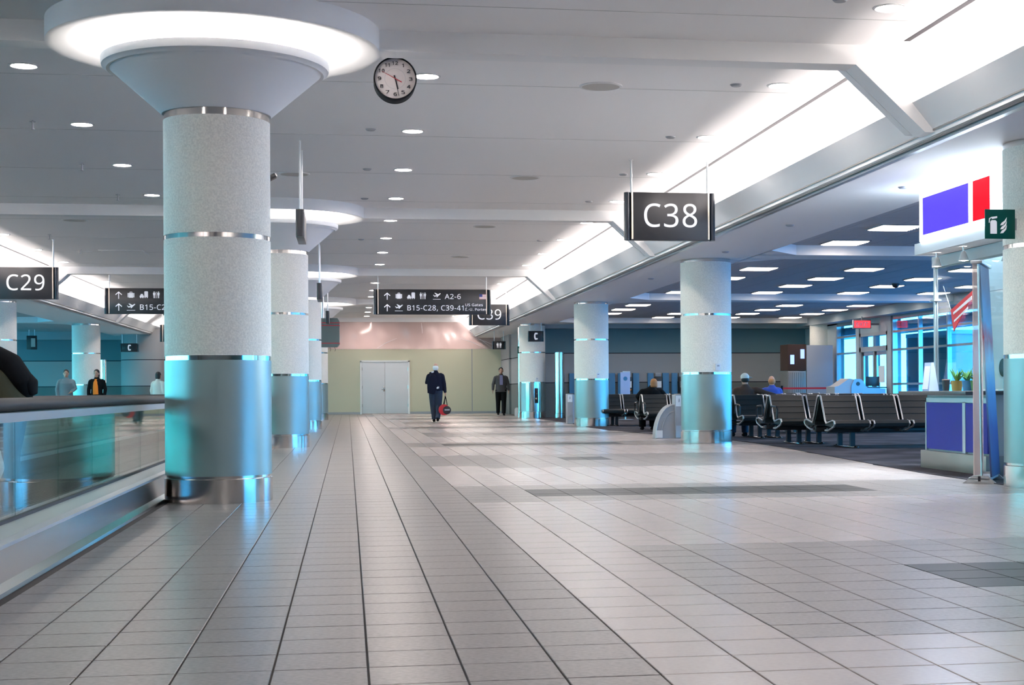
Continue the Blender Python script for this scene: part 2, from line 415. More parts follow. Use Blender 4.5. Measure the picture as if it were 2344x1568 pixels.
# walls
CR = 63.2                          # hoarding that closes the concourse
mb = MB(); mb.box(-1.5, .52, CR, CR+.12, 0, 2.66); mb.box(2.50, 5.08, CR, CR+.12, 0, 2.66); mb.box(.52, 2.50, CR, CR+.12, 2.20, 2.66)
wf = struct('wall_front', mb, M['cream'], 'cream hoarding across the end of the concourse')
obj('end_panel', MB().box(5.10, 6.35, CR-.02, CR+.1, 0, 2.66), M['cream'], wf)
obj('kerb', MB().box(-1.5, .5, CR-.02, CR, 0, .09).box(2.52, 6.3, CR-.04, CR, 0, .09), M['panelg'], wf)
obj('panel_joint', MB().box(5.06, 5.11, CR-.012, CR, 0, 2.66), M['gwall'], wf)
d1 = root('door_1', 'white steel double door in the cream hoarding')
obj('door_frame', MB().box(.50, .57, CR-.05, CR+.14, 0, 2.18).box(2.45, 2.52, CR-.05, CR+.14, 0, 2.18).box(.50, 2.52, CR-.05, CR+.14, 2.13, 2.20), M['white'], d1)
for x0, x1, h in ((.575, 1.505, 0), (1.515, 2.445, 0)):
    lf = obj('door_leaf', MB().box(x0, x1, CR-.02, CR+.03, .02, 2.125, .006), M['doorw'], d1)
    for z in (.35, 1.1, 1.85):
        xx = .575 if x0 < 1 else 2.445
        obj('hinge', MB().cyl((xx, CR-.03, z-.06), (xx, CR-.03, z+.06), .012, 8), M['steel'], lf)
hd = obj('door_handle', MB().box(1.44, 1.50, CR-.035, CR-.02, .93, 1.14, .005).limb([(1.47, CR-.04, 1.0), (1.47, CR-.075, 1.0), (1.37, CR-.075, 1.0)], .012, 8), M['steel'], d1)
# film above the hoarding
mb = MB(); NX, NZ = 60, 12; V = []
for j in range(NZ+1):
    for i in range(NX+1):
        x = -1.45+7.7*i/NX; zt = 3.77 if x < 4.6 else max(3.12, 3.77-(x-4.6)*.95); z = 2.665+(zt-2.665)*j/NZ
        V.append((x, CR-.06+.05*math.sin(x*2.3+z*3)*math.sin(j/NZ*PI)+.02*math.sin(x*9+4*z)+.03*math.sin(3*x-5*z), z))
F = [(j*(NX+1)+i, j*(NX+1)+i+1, (j+1)*(NX+1)+i+1, (j+1)*(NX+1)+i) for j in range(NZ) for i in range(NX)]
mb.add(V, F, True)
film = tag(obj('plastic_sheet', mb, M['film']), 'wrinkled translucent plastic sheet hung above the cream hoarding', 'plastic sheet')
for k, (xa, za, xb, zb) in enumerate([(3.0, 3.74, 3.04, 3.3), (5.1, 3.12, 6.15, 2.75), (5.0, 3.3, 5.9, 2.7), (4.6, 3.1, 5.6, 2.7), (1.2, 2.70, 2.0, 3.1)]):
    obj('fold_streak', MB().limb([(xa, CR-.13, za), ((xa+xb)/2, CR-.17, (za+zb)/2+.03), (xb, CR-.13, zb)], [.005, .012, .004], 6), M['pap'], film)  # white strands put the sheet's bright streaks into the colour
# construction space seen through the film
struct('wall_back', MB().box(-20, 17, YE, YE+.2, -.2, 4.2), M['gwall'], 'wall closing the building zone beyond the hoarding')
struct('ceiling_building_zone', MB().box(-20, 17, 51.95, YE, 4.06, 4.2), M['ceil'], 'rough ceiling over the building zone behind the hoarding')
struct('wall_rear', MB().box(-20, 17, YB-.2, YB, -.2, 4.2), M['gwall'], 'plain wall at the rear of the concourse')
# right side between hoarding and lounge wall: faceted panelled wall
def banded(name, mb_fn, label, parent=None, cols=('gdark', 'gwall', 'teal')):
    r = root(name, label)
    zs = [(.0, 1.17, cols[0]), (1.20, 2.17, cols[1]), (2.20, 3.34, cols[2])]
    for (z0, z1, m), nm in zip(zs, ('lower_panel', 'middle_panel', 'upper_panel')): obj(nm, mb_fn(MB(), z0, z1, 0), M[m], r)
    obj('reveal', mb_fn(MB(), 1.17, 1.20, .015), M['dark'], r); obj('reveal', mb_fn(MB(), 2.17, 2.20, .015), M['dark'], r)
    return r
def facets(m_, z0, z1, ins):
    for k, (ya, yb, xo) in enumerate([(52.0, 54.6, 6.42), (54.6, 57.3, 6.50), (57.3, 60.0, 6.36), (60.0, 63.2, 6.28)]):
        m_.box(xo+ins, xo+.4, ya, yb-.02, z0, z1)
    return m_
banded('wall_right_panels', facets, 'grey panelled wall between the far round column and the hoarding', cols=('gdark', 'gwall', 'gwall'))
banded('wall_lounge_right', lambda m_, z0, z1, i: m_.box(6.3, 16.4, 51.6+i, 51.9, z0, z1), 'teal topped wall at the back of the right lounge', cols=('gdark', 'gwall', 'teal'))
trim(MB().box(6.5, 15.9, 51.0, 51.6, 3.02, 3.34), M['band'], 'pale bulkhead along the top of the right lounge wall')
banded('wall_lounge_left', lambda m_, z0, z1, i: m_.box(-20, -6.6, 62+i, 62.3, z0, z1), 'teal topped wall at the back of the left hall', cols=('gdark', 'gwall', 'teal'))
banded('wall_left_panels', lambda m_, z0, z1, i: m_.limb([(-7.6, 60.9, z0), (-7.6, 60.9, z1)], 1.0-i, 24) and m_.box(-8.6+i, -6.6-i, 61, 62, z0, z1), 'rounded grey pier at the back of the left hall', cols=('gdark', 'gwall', 'gwall'))
trim(MB().box(-19, -6.5, 61.4, 62.0, 3.0, 3.34), M['band'], 'pale bulkhead along the top of the left hall wall')

# window wall on the right lounge
RX = 15.8
wr = MB()
wr.box(RX, RX+.25, YB, 52, 0, .18); wr.box(RX, RX+.25, YB, 52, 3.0, 3.5); wr.box(RX-.5, RX, YB, 51.5, 3.05, 3.34)
wr.box(RX, RX+.25, 48.1, YE, 0, 4.2); wr.box(RX-.06, RX+.25, 45.75, 46.05, 0, 3.3); wr.box(RX-.06, RX+.25, 42.9, 43.2, 0, 3.3); wr.box(RX-.02, RX+.25, 43.2, 45.75, 2.62, 3.3)
struct('wall_right', wr, M['band'], 'grey window wall of the right lounge')
obj('corner_column', MB().cyl((15.75, 49.5, 0), (15.75, 49.5, 3.1), .42, 32), M['stone'], bpy.data.objects['wall_right'])
gl = MB(); fr = MB()
def window(name, y0, y1, label, nv):
    r = root(name, label)
    f = MB(); f.box(RX-.03, RX+.12, y0, y0+.07, .18, 3.0); f.box(RX-.03, RX+.12, y1-.07, y1, .18, 3.0)
    for z in (.18, 1.02, 2.02, 2.55, 2.94): f.box(RX-.02, RX+.1, y0, y1, z, z+.06)
    for k in range(1, nv): f.box(RX-.02, RX+.1, y0+(y1-y0)*k/nv-.03, y0+(y1-y0)*k/nv+.03, .18, 3.0)
    obj('window_frame', f, M['alu'], r)
    for k in range(nv): obj('pane', MB().box(RX+.03, RX+.045, y0+(y1-y0)*k/nv+.03, y0+(y1-y0)*(k+1)/nv-.03, .22, 2.97), M['wglass'], r)
window('window_1', 46.05, 48.1, 'narrow blue window beside the gate door', 1)
window('window_2', 34.6, 42.9, 'tall blue window right of the gate door', 4)
window('window_3', 26.0, 34.4, 'tall window of the right lounge behind the kiosk', 4)
window('window_4', 12.0, 25.8, 'long window of the right lounge beyond the frame edge', 6)
window('window_5', 3.0, 11.8, 'long window of the right lounge beside the viewer', 4)
obj('solid_bay', MB().box(RX, RX+.2, YB, 3.0, .18, 3.0), M['gwall'], bpy.data.objects['wall_right'])
d2 = root('door_2', 'glazed gate door with transom under the red exit sign')
obj('door_frame', MB().box(RX-.05, RX+.15, 43.2, 43.34, 0, 2.62).box(RX-.05, RX+.15, 45.61, 45.75, 0, 2.62).box(RX-.05, RX+.15, 43.2, 45.75, 2.05, 2.2).box(RX-.05, RX+.15, 43.2, 45.75, 2.52, 2.62).box(RX-.04, RX+.15, 44.43, 44.52, 0, 2.6), M['panelg'], d2)
for y0, y1 in ((43.36, 44.42), (44.53, 45.6)):
    lf = obj('door_leaf', MB().box(RX, RX+.05, y0, y0+.12, .02, 2.04).box(RX, RX+.05, y1-.12, y1, .02, 2.04).box(RX, RX+.05, y0, y1, .02, .25).box(RX, RX+.05, y0, y1, 1.93, 2.04), M['alu'], d2)
    obj('pane', MB().box(RX+.02, RX+.03, y0+.12, y1-.12, .25, 1.93), M['wglass'], lf)
    obj('transom_pane', MB().box(RX+.02, RX+.03, y0, y1, 2.2, 2.52), M['wglass'], d2)
obj('notice', MB().box(RX-.012, RX, 43.6, 44.1, 1.1, 1.6), M['pap'], d2)
struct('pane_shade_slab', MB().box(RX+.25, RX+1.6, YB, 52, 2.66, 2.9), M['band'], 'added slab outside the right windows that darkens their upper panes')  # slab added outside to make the upper panes a darker blue
jb = thing('boarding_bridge', 'pale boarding bridge outside the gate door', 'boarding bridge', (18.0, 44.0, -.9))
obj('side_wall', MB().box(-.6, 12, -1.55, -1.4, .9, 3.4), M['panelg'], jb); obj('side_wall', MB().box(-.6, 12, 1.9, 2.05, .9, 3.4), M['panelg'], jb); obj('bridge_floor', MB().box(-1.9, 12, -1.55, 2.05, .7, .9), M['panelg'], jb); obj('bridge_roof', MB().box(-.6, 12, -1.6, 2.1, 3.4, 3.52), M['band'], jb)
for x_ in (2, 9): obj('support', MB().cyl((x_, .2, -.1), (x_, .2, .7), .3, 16), M['panelg'], jb)
for x_ in (1.0, 3.5, 6.0, 8.5): obj('rib', MB().box(x_, x_+.12, -1.6, -1.54, .9, 3.4), M['alu'], jb)
struct('ground', MB().box(17.2, 200, -80, 160, -1.2, -1.0).box(-200, -20.5, -80, 160, -1.2, -1.0), M['concrete'], 'pale airport apron outside the windows')
# left window wall
LX = -19.0
wl = MB(); wl.box(LX-.3, LX, 63, YE, 0, 4.2); wl.box(LX-.3, LX, YB, 63, 0, .3); wl.box(LX-.3, LX, YB, 63, 3.0, 3.6); wl.box(LX-.3, LX, YB, 4, .3, 3.0)
struct('wall_left', wl, M['band'], 'window wall of the left hall')
r = root('window_6', 'long window of the left hall')
f = MB()
for k in range(22): f.box(LX-.1, LX+.02, -12+k*3.4, -12+k*3.4+.08, .3, 3.0)
for z in (.3, 1.1, 2.1, 2.94): f.box(LX-.1, LX+.02, YB, 63, z, z+.06)
obj('window_frame', f, M['alu'], r)
obj('pane', MB().box(LX-.06, LX-.045, YB, 63, .3, 3.0), M['lglass'], r)

# ------------------------------------------------------------------ columns
def column(x, y, label, chalice, r=.436, group=None):
    t = thing('round_column', label, 'column', (x, y, 0), 0, group)
    obj('base_ring', MB().lathe([(r-.01, 0), (r+.006, 0), (r+.006, .195), (r-.012, .20), (r-.012, .222), (0, .222)], seg=64), M['steel'], t, 'polished steel base ring')
    obj('lower_cladding', MB().lathe([(0, .222), (r, .222), (r, 1.17), (0, 1.17)], seg=64), M['clad'], t, 'grey metal lower cladding')
    for z0, z1 in ((1.17, 1.208), (2.17, 2.208)): obj('trim_band', MB().lathe([(0, z0), (r-.006, z0), (r-.006, z1), (0, z1)], seg=64), M['steel'], t)
    obj('trim_band', MB().lathe([(0, 3.165), (r-.006, 3.165), (r-.006, 3.222), (0, 3.222)] if chalice else [(0, 3.085), (r-.006, 3.085), (r-.006, 3.139), (0, 3.139)], seg=64), M['steel'], t)
    zt = 3.165 if chalice else 3.085
    for z0, z1 in ((1.208, 2.17), (2.208, zt)): obj('plaster_drum', MB().lathe([(0, z0), (r, z0), (r, z1), (0, z1)], seg=64), M['stone'], t)
    if chalice:
        obj('capital', MB().lathe([(.38, 3.222), (.445, 3.222), (.86, 3.585), (.885, 3.575), (.91, 3.60), (.925, 3.605), (.93, 3.625), (.93, 3.67), (.89, 3.67), (.86, 3.63), (.5, 3.34), (.38, 3.34)], seg=80), M['white'], t, 'flared white capital')
        obj('light_ring', MB().lathe([(.62, 3.475), (.74, 3.57)], seg=48), M['ringlamp'], t)
        prof = [(1.36, 3.99), (1.36, BEAM-.002), (1.335, BEAM-.004), (1.30, BEAM+.002)]+[(1.30-.85*k/8, BEAM+.13*math.sin(k/8*PI/2)) for k in range(1, 9)]+[(.38, BEAM+.13), (.38, 3.2), (0, 3.2)]
        obj('ceiling_ring', MB().lathe(prof, seg=96), M['white'], t, 'round white ceiling ring lit from within')
    return t
names = ['large round column with lit flared capital nearest the viewer', 'second round column with lit capital behind the nearest one', 'third round column with lit capital down the centre row', 'farthest centre column with lit capital before the hoarding']
for y, l in zip(BAYL, names): column(CX, y, l, True, group='columns down the centre of the concourse')
RCX = 6.1
names = ['round column at the right frame edge beside the kiosk', 'round column beside the recycling bin with arched side', 'round column beside the bench rows, third on the right', 'round column with drinking fountain, against the lounge wall']
rcols = [column(6.37 if y < 14 else RCX, y, l, False, group='columns along the right lounge edge') for y, l in zip(BAYL, names)]
LCX = -8.25
column(LCX, 38.25, 'round column cut by the left frame edge behind the backpack', False, group='columns of the left hall')
column(LCX, 50.8, 'round column behind the people in the left hall', False, group='columns of the left hall')
# small wall boxes on the columns, dispenser on the fountain column
for (y, z, l) in ((25.7, 1.29, 'small white control box on the column by the bin'), (38.25, 1.29, 'small white control box on the third right column'), (50.8, 1.29, 'small control box above the drinking fountain')):
    a = -1.35; rx, ryy = RCX+.436*math.cos(a), y+.436*math.sin(a)
    t = thing('control_box', l, 'control box', (rx, ryy, z), a+PI/2)
    obj('cover', MB().box(-.045, .045, -.03, .005, -.06, .06, .006), M['pap'], t); obj('dial', MB().box(-.02, .02, -.035, -.028, .01, .035), M['panelg'], t)
t = thing('wall_outlet', 'white power outlet low on the rightmost column', 'outlet', (6.37-.436*math.cos(.9), 13.15-.436*math.sin(.9), .31), -.67)
obj('plate', MB().box(-.04, .04, -.012, .01, -.06, .06, .004), M['pap'], t)
for z in (-.025, .025): obj('socket', MB().box(-.015, .015, -.015, -.01, z-.014, z+.014), M['dark'], t)

# ------------------------------------------------------------------ ceiling fittings
def lamp_proto():
    t = thing('downlight', '', 'downlight', (0, 0, CEIL))
    obj('trim_ring', MB().lathe([(.108, .012), (.108, -.004), (.118, -.010), (.138, -.004), (.140, .012)], seg=32), M['trimw'], t)
    obj('lens', MB().lathe([(.110, .0), (.08, -.007), (.0, -.009)], seg=32), M['lamp'], t)
    return t
lp = None
rows = [(4.30, 'in the row beside the right cove', -1), (.77, 'in the row just right of the centre columns', -1), (-2.95, 'in the row just left of the centre columns', -1), (-6.47, 'in the row beside the left cove', 0)]
for x, l, _ in rows:
    k = 0
    for b in BAYS[1:-1]:
        for q in range(4):
            y = b+1.68+3.14*q
            if y < 11 or (y < 13 and x != 4.30): continue
            if (x == -2.95 and (y > 25.4)) or (x == -6.47 and (y < 26)): continue
            if lp is None: lp = lamp_proto(); o = lp
            else: o = copy_tree(lp)
            o.location = (x, y, CEIL)
            tag(o, 'recessed round downlight, %s %s' % (ORD[k], l), 'downlight', 'downlights in the concourse ceiling')
            k += 1
wlens = obj('lens', MB().lathe([(.110, .0), (.08, -.007), (.0, -.009)], seg=32), mat('warm_lens', (1, 1, 1), .5, emit=(1, .77, .72), es=300))
kk = 0
for x, l, _ in rows[:3]:
    for k, y in enumerate((8.56, 2.28, -4.9)):
        o = copy_tree(lp); o.location = (x, y, CEIL); tag(o, 'downlight above or behind the viewer, %s in the %s row' % (ORD[k], {4.30: 'right', .77: 'middle'}.get(x, 'left')), 'downlight', 'downlights above and behind the viewer')
for k, y in enumerate((64.6, 66.5)):
    for x in (.77, 4.3):
        o = copy_tree(lp); o.location = (x, y, CEIL); tag(o, 'downlight glowing behind the plastic sheet, %s pair, %s one' % (('near', 'far')[k], 'left' if x < 2 else 'right'), 'downlight', 'downlights behind the plastic sheet')
        for c_ in o.children:
            if c_.name.startswith('lens'): c_.data = wlens.data
bpy.data.objects.remove(wlens)
# round loudspeakers, detectors, sprinklers
sp = None
spk = [(2.52, 15.1), (2.52, 21.7), (2.52, 28.2), (2.53, 34.6), (-.72, 21.7), (-4.71, 27.9), (-4.71, 34.2)]
lab = ['flat round ceiling speaker right of the clock', 'flat round ceiling speaker, second from the clock in its row', 'flat round ceiling speaker, third from the clock in its row', 'flat round ceiling speaker, fourth from the clock in its row', 'flat round ceiling speaker just right of the nearest column', 'flat round ceiling speaker left of the nearest column', 'flat round ceiling speaker above the left directional sign']
for (x, y), l in zip(spk, lab):
    if sp is None:
        sp = thing('ceiling_speaker', '', 'speaker'); obj('grille', MB().lathe([(0, -.010), (.19, -.008), (.195, 0)], seg=32), M['beige'], sp); obj('rim', MB().lathe([(.19, .002), (.19, -.012), (.215, -.008), (.22, .004)], seg=32), M['trimw'], sp); o = sp
    else: o = copy_tree(sp)
    o.location = (x, y, CEIL); tag(o, l, 'speaker', 'ceiling speakers')
sk = None
sl = [(-3.45, 17.8, 'left of the second downlight by the columns'), (-3.45, 21.0, 'left of the third downlight by the columns'), (-3.45, 24.2, 'left of the fourth downlight by the columns'), (-2.95, 27.7, 'beside the nearest column past the second beam'), (-5.6, 30.4, 'near the left frame edge'), (-5.55, 33.5, 'over the left gate sign')]
for x, y, l in sl:
    if sk is None:
        sk = thing('sprinkler', '', 'sprinkler'); obj('stem', MB().cyl((0, 0, -.09), (0, 0, 0), .011, 8), M['panelg'], sk); obj('deflector', MB().cyl((0, 0, -.016), (0, 0, -.010), .035, 12).cyl((0, 0, -.10), (0, 0, -.09), .02, 12), M['panelg'], sk); o = sk
    else: o = copy_tree(sk)
    o.location = (x, y, CEIL); tag(o, 'small hanging ceiling sprinkler '+l, 'sprinkler', 'ceiling sprinklers')
sm = None
dl = [(.28, 17.9), (.28, 21.1), (.28, 24.3), (.28, 30.8), (3.82, 11.5), (3.85, 14.85), (3.85, 18.0), (3.85, 21.2), (3.85, 24.3), (3.85, 30.7)]
for i, (x, y) in enumerate(dl):
    if sm is None:
        sm = thing('ceiling_detector', '', 'detector'); obj('disc', MB().lathe([(0, -.022), (.045, -.020), (.06, -.006), (.062, 0)], seg=20), M['panelg'], sm); o = sm
    else: o = copy_tree(sm)
    o.location = (x, y, CEIL); tag(o, 'small grey ceiling cap left of a downlight, %s in the %s row' % (ORD[i if i < 4 else i-4], 'centre' if i < 4 else 'right cove'), 'detector', 'small caps beside the downlights')
sm2 = None
for x, y, l in ((5.95, 20.1, 'above the gate sign'), (6.05, 24.1, 'above the column by the bin'), (6.1, 16.2, 'by the glowing kiosk sign'), (6.0, 30, 'beyond the column by the bin')):
    o = copy_tree(sm); o.location = (x, y, SOF); tag(o, 'small grey cap under the right soffit '+l, 'detector', 'small caps under the right soffit')
obj('access_panel', MB().box(-5.2, -4.3, 33.6, 34.8, CEIL-.012, CEIL), M['ceil'], ceil)
# lounge ceiling lights
tp = None
tg = 0
trl = []
for x in (8.03, 10.2, 12.4, 14.5):
    for y in (16.2, 18.9, 21.7, 24.0, 29.3, 31.8, 34.05, 36.45, 39.6, 42.0, 44.3, 46.6, 49.0): trl.append((x, y))
cnt = {}
for x, y in trl:
    if tp is None:
        tp = thing('troffer_light', '', 'ceiling light')
        obj('frame', MB().box(-.33, .33, -.36, .36, -.012, .01), M['tgrid'], tp); obj('lens', MB().box(-.30, .30, -.33, .33, -.016, -.011), M['troffer'], tp); o = tp
        lv = MB()
        for q in range(6): lv.box(-.30, .30, -.28+q*.11, -.275+q*.11, -.03, -.016)
        obj('louvre', lv, M['trimw'], tp)
    else: o = copy_tree(tp)
    o.location = (x, y, 3.30); c_x = {8.03: 'first', 10.2: 'second', 12.4: 'third', 14.5: 'fourth'}[x]; cnt[x] = cnt.get(x, -1)+1
    tag(o, 'square lounge ceiling light, %s of the %s row right of the soffit' % (ORD[cnt[x]], c_x), 'ceiling light', 'square lights in the right lounge ceiling')
k = 0
for x, y in ((-10.2, 34.05), (-10.2, 36.45), (-10.2, 41.5), (-10.2, 44), (-12.4, 34.05), (-12.4, 36.45), (-12.4, 41.5), (-12.4, 44)):
    o = copy_tree(tp); o.location = (x, y, 3.30); tag(o, 'square ceiling light in the left hall, %s in the %s row' % (ORD[k % 4], 'first' if k < 4 else 'second'), 'ceiling light', 'square lights in the left hall ceiling'); k += 1
t = thing('camera_dome', 'dark security camera dome under the lounge ceiling', 'security camera', (12.3, 33.2, 3.32))
obj('base', MB().cyl((0, 0, -.03), (0, 0, 0), .10, 20), M['panelg'], t); obj('dome', MB().ball((0, 0, -.05), .085, .085, .075), M['phone'], t)

# ------------------------------------------------------------------ hanging signs
def sign_body(t, w, h, th, rods, ztop, post=True, rod_r=.014, trimw=.022):
    """front face at y=0, local z=0 at the bottom"""
    e = .085 if w > 1 else .05
    obj('panel', MB().box(-w/2+e, w/2-e, 0, th, 0, h, .006), M['black'], t)
    for s in (-1, 1):
        obj('end_cap', MB().limb([(s*(w/2-e/2), th/2, 0), (s*(w/2-e/2), th/2, h)], (e/2, th/2+.004), 20), M['blackside'], t, 'dark blue end cap')
        xr = s*rods
        if post: obj('edge_trim', MB().box(xr-trimw/2, xr+trimw/2, -.008, 0, .012, h), M['brass'], t, 'pale metal trim')
        obj('rod', MB().cyl((xr, th/2, h), (xr, th/2, ztop), rod_r, 10).cyl((xr, th/2, ztop-.012), (xr, th/2, ztop), .03, 12), M['alu'], t)
def gate_sign(txt, xc, y, zb, label):
    t = thing('gate_sign', label, 'sign', (xc, y, zb), 0, 'hanging gate number signs')
    sign_body(t, 1.23, .63, .12, .515, CEIL-zb)
    if txt: lettering(txt, .305, (.0, -.002, .175), t, 'gate_number', align='CENTER', width=.715, bold=.0)
    return t
gate_sign('C38', 4.23, 19.8, 2.885, 'black hanging gate sign reading C38 over the right side')
gate_sign('C39', 4.23, 46.0, 2.895, 'black hanging gate sign reading C39 partly behind the directional sign')
gate_sign('C29', -6.24, 31.4, 2.77, 'black hanging gate sign reading C29 at the left')
gate_sign('', -6.2, 58, 2.80, 'hanging gate sign mostly hidden behind the nearest column')

def icons(t, kind, x, z, s):
    """white pictogram in a box of size s, lower left corner at x,z, on the face y=0"""
    y0, y1 = -.005, .001
    P = lambda mb, pts: mb.prism([(x+a*s, z+b*s) for a, b in pts], y0, y1)
    def disc(mb, cx, cz, r, n_=14): P(mb, [(cx+r*math.cos(2*PI*k/n_), cz+r*math.sin(2*PI*k/n_)) for k in range(n_)])
    mb = MB()
    if kind == 'arrow':
        P(mb, [(.44, 0), (.56, 0), (.56, .95), (.44, .95)]); P(mb, [(.5, 1.0), (.5, .84), (.12, .50), (.06, .62)]); P(mb, [(.5, 1.0), (.94, .62), (.88, .50), (.5, .84)])
    if kind == 'luggage':
        P(mb, [(.0, .12), (.14, .12), (.14, .78), (.0, .78)]); P(mb, [(.18, .05), (.82, .05), (.82, .80), (.18, .80)]); P(mb, [(.86, .12), (1., .12), (1., .78), (.86, .78)])
        P(mb, [(.32, .80), (.38, .80), (.38, .92), (.32, .92)]); P(mb, [(.62, .80), (.68, .80), (.68, .92), (.62, .92)]); P(mb, [(.32, .90), (.68, .90), (.68, .98), (.32, .98)])
    if kind == 'transit':
        P(mb, [(.0, .1), (.58, .1), (.58, .34), (.5, .38), (.42, .6), (.16, .6), (.08, .38), (0, .34)]); disc(mb, .14, .06, .07); disc(mb, .44, .06, .07)
        P(mb, [(.64, .14), (1.15, .14), (1.15, .9), (1.08, .98), (.71, .98), (.64, .9)]); disc(mb, .74, .08, .07); disc(mb, 1.05, .08, .07)
    if kind == 'toilets':
        for cx in (.18, .82):
            disc(mb, cx, .92, .085); P(mb, [(cx-.17, .8), (cx+.17, .8), (cx+.12, .42), (cx+.08, .42), (cx+.07, 0), (cx-.07, 0), (cx-.08, .42), (cx-.12, .42)])
        for a in (.42, .58): P(mb, [(a-.02, .0), (a+.02, .0), (a+.02, .78), (a-.02, .78)])
        P(mb, [(.38, .92), (.46, .84), (.48, .88), (.42, .96)]); P(mb, [(.62, .92), (.54, .84), (.52, .88), (.58, .96)])
    if kind == 'plane':
        P(mb, [(0, .0), (1.0, .0), (1.0, .06), (0, .06)])
        P(mb, [(.02, .62), (.10, .62), (.22, .50), (.46, .58), (.20, .86), (.32, .88), (.68, .68), (.94, .84), (1.02, .80), (.98, .72), (.74, .50), (.56, .30), (.46, .30), (.52, .46), (.26, .36), (.14, .42)])
    if kind == 'phone':
        P(mb, [(.36, 0), (.72, .02), (.76, .22), (.58, .26), (.5, .2), (.44, .36), (.42, .64), (.48, .80), (.58, .76), (.76, .80), (.72, 1.), (.36, 1.), (.26, .8), (.22, .5), (.26, .2)])
    if kind == 'extinguisher':
        P(mb, [(.05, 0), (.42, 0), (.42, .66), (.34, .74), (.13, .74), (.05, .66)]); P(mb, [(.14, .8), (.44, .86), (.44, .96), (.14, .92)]); P(mb, [(-.04, .6), (0, .6), (.02, .8), (.14, .88), (.12, .92), (-.02, .84)])
        for k in range(3):
            a, b = .62, .02+.22*k
            P(mb, [(a, b), (a+.16, b+.02), (a+.34, b+.22), (a+.38, b+.44), (a+.26, b+.26), (a+.08, b+.14)])
    return obj('pictogram', mb, M['text'], t)
def directional(xc, y, label):
    W, H = 3.02, .645
    t = thing('directional_sign', label, 'sign', (xc, y, 2.89), 0, 'long directional signs')
    sign_body(t, W, H, .12, W/2-.12, CEIL-2.89, rod_r=.012, trimw=.02)
    L = -W/2
    for zz in (.375, .08): icons(t, 'arrow', L+.26, zz, .185)
    icons(t, 'luggage', L+.568, .395, .163); icons(t, 'transit', L+.86, .395, .175); icons(t, 'toilets', L+1.18, .395, .167)
    icons(t, 'plane', L+1.52, .385, .197); icons(t, 'plane', L+.547, .085, .2)
    lettering('A2-6', .127, (L+1.823, -.002, .40), t, 'gate_range', width=.413)
    lettering('B15-C28, C39-41', .132, (L+.865, -.002, .103), t, 'gate_range', width=1.443)
    lettering('US Gates', .070, (L+2.353, -.002, .215), t, 'small_lettering', width=.452)
    lettering('\u00c9.-U. Portes', .066, (L+2.353, -.002, .098), t, 'small_lettering', width=.545)
    fx, fz, fw, fh = L+2.715, .395, .187, .13
    fl = obj('flag', MB().box(fx, fx+fw, -.004, 0, fz, fz+fh), M['text'], t)
    st = MB()
    for k in range(7):
        zz = fz+fh*(1-(2*k+1)/13)
        st.box(fx if k > 3 else fx+fw*.4, fx+fw, -.006, -.003, zz, zz+fh/13) if k < 7 else None
    obj('red_stripes', st, mat('flag_red', (.62, .16, .18), .6), fl); obj('blue_canton', MB().box(fx, fx+fw*.42, -.007, -.003, fz+fh*.46, fz+fh), mat('flag_blue', (.06, .08, .32), .6), fl)
    return t
directional(2.17, 39.5, 'long black sign with arrows and A2-6 and B15-C28, centre of the concourse')
directional(-4.47, 39.5, 'long black directional sign left of the nearest column, its right half hidden')
# signs seen edge-on between the columns
for i, (y, zb, hh) in enumerate(((18.7, 2.775, .33), (31.3, 2.78, .33), (44.0, 2.885, .33))):
    t = thing('hanging_sign', ['black box sign seen edge-on between the two nearest columns', 'black box sign seen edge-on past the second column', 'small black box sign seen edge-on past the third column'][i], 'sign', (-.555, y, zb), 0, 'signs hung edge-on along the columns')
    obj('panel', MB().box(-.05, .05, 0, 1.0, 0, hh, .008), M['black'], t)
    for yy in (.12, .88): obj('rod', MB().cyl((0, yy, hh), (0, yy, CEIL-zb), .012, 8), M['alu'], t)
    obj('end_cap', MB().limb([(0, 0, 0), (0, 0, hh)], (.052, .02), 14), M['blackside'], t)
# small pictogram signs under the soffits
def small_sign(kind, x, y, zb, w, h, label, s):
    t = thing('pictogram_sign', label, 'sign', (x, y, zb)); sign_body(t, w, h, .08, w/2-.075, SOF-zb, post=False, rod_r=.01)
    icons(t, kind, -s/2, (h-s)/2, s); return t
small_sign('phone', 6.12, 49.9, 2.53, .52, .35, 'black hanging telephone sign before the fountain column', .23)
small_sign('toilets', 5.55, 56.5, 2.46, .50, .30, 'black hanging restroom sign by the hoarding corner', .19)
small_sign('phone', -8.1, 59.5, 2.47, .68, .32, 'dark hanging telephone sign in the left hall', .22)
t = thing('hanging_sign', 'small dark square sign above the traveller in the left hall', 'sign', (-11.6, 59.4, 2.56))
obj('panel', MB().box(-.18, .18, 0, .1, 0, .52, .01), M['black'], t)
for s in (-.1, .1): obj('rod', MB().cyl((s, .05, .52), (s, .05, 3.3-2.56), .012, 8), M['alu'], t)
obj('poster', MB().box(-.02, .13, -.004, 0, .1, .42), M['beige'], t)
def green_sign(x, y, z, w, h, label, arm):
    t = thing('fire_extinguisher_sign', label, 'sign', (x, y, z)); obj('panel', MB().box(0, w, 0, .015, 0, h, .003), M['green'], t)
    icons(t, 'extinguisher', w*.14, h*.17, h*.62)
    obj('bracket', MB().box(w-.03 if arm > 0 else -arm, w+arm if arm > 0 else .02, .002, .03, h*.3, h*.7), M['panelg'], t)
green_sign(5.66, 13.0, 2.245, .285, .265, 'green fire extinguisher sign on the rightmost column', .03)
green_sign(5.80, 52.56, 2.21, .27, .245, 'small green fire extinguisher sign on the tall steel pole', .02)
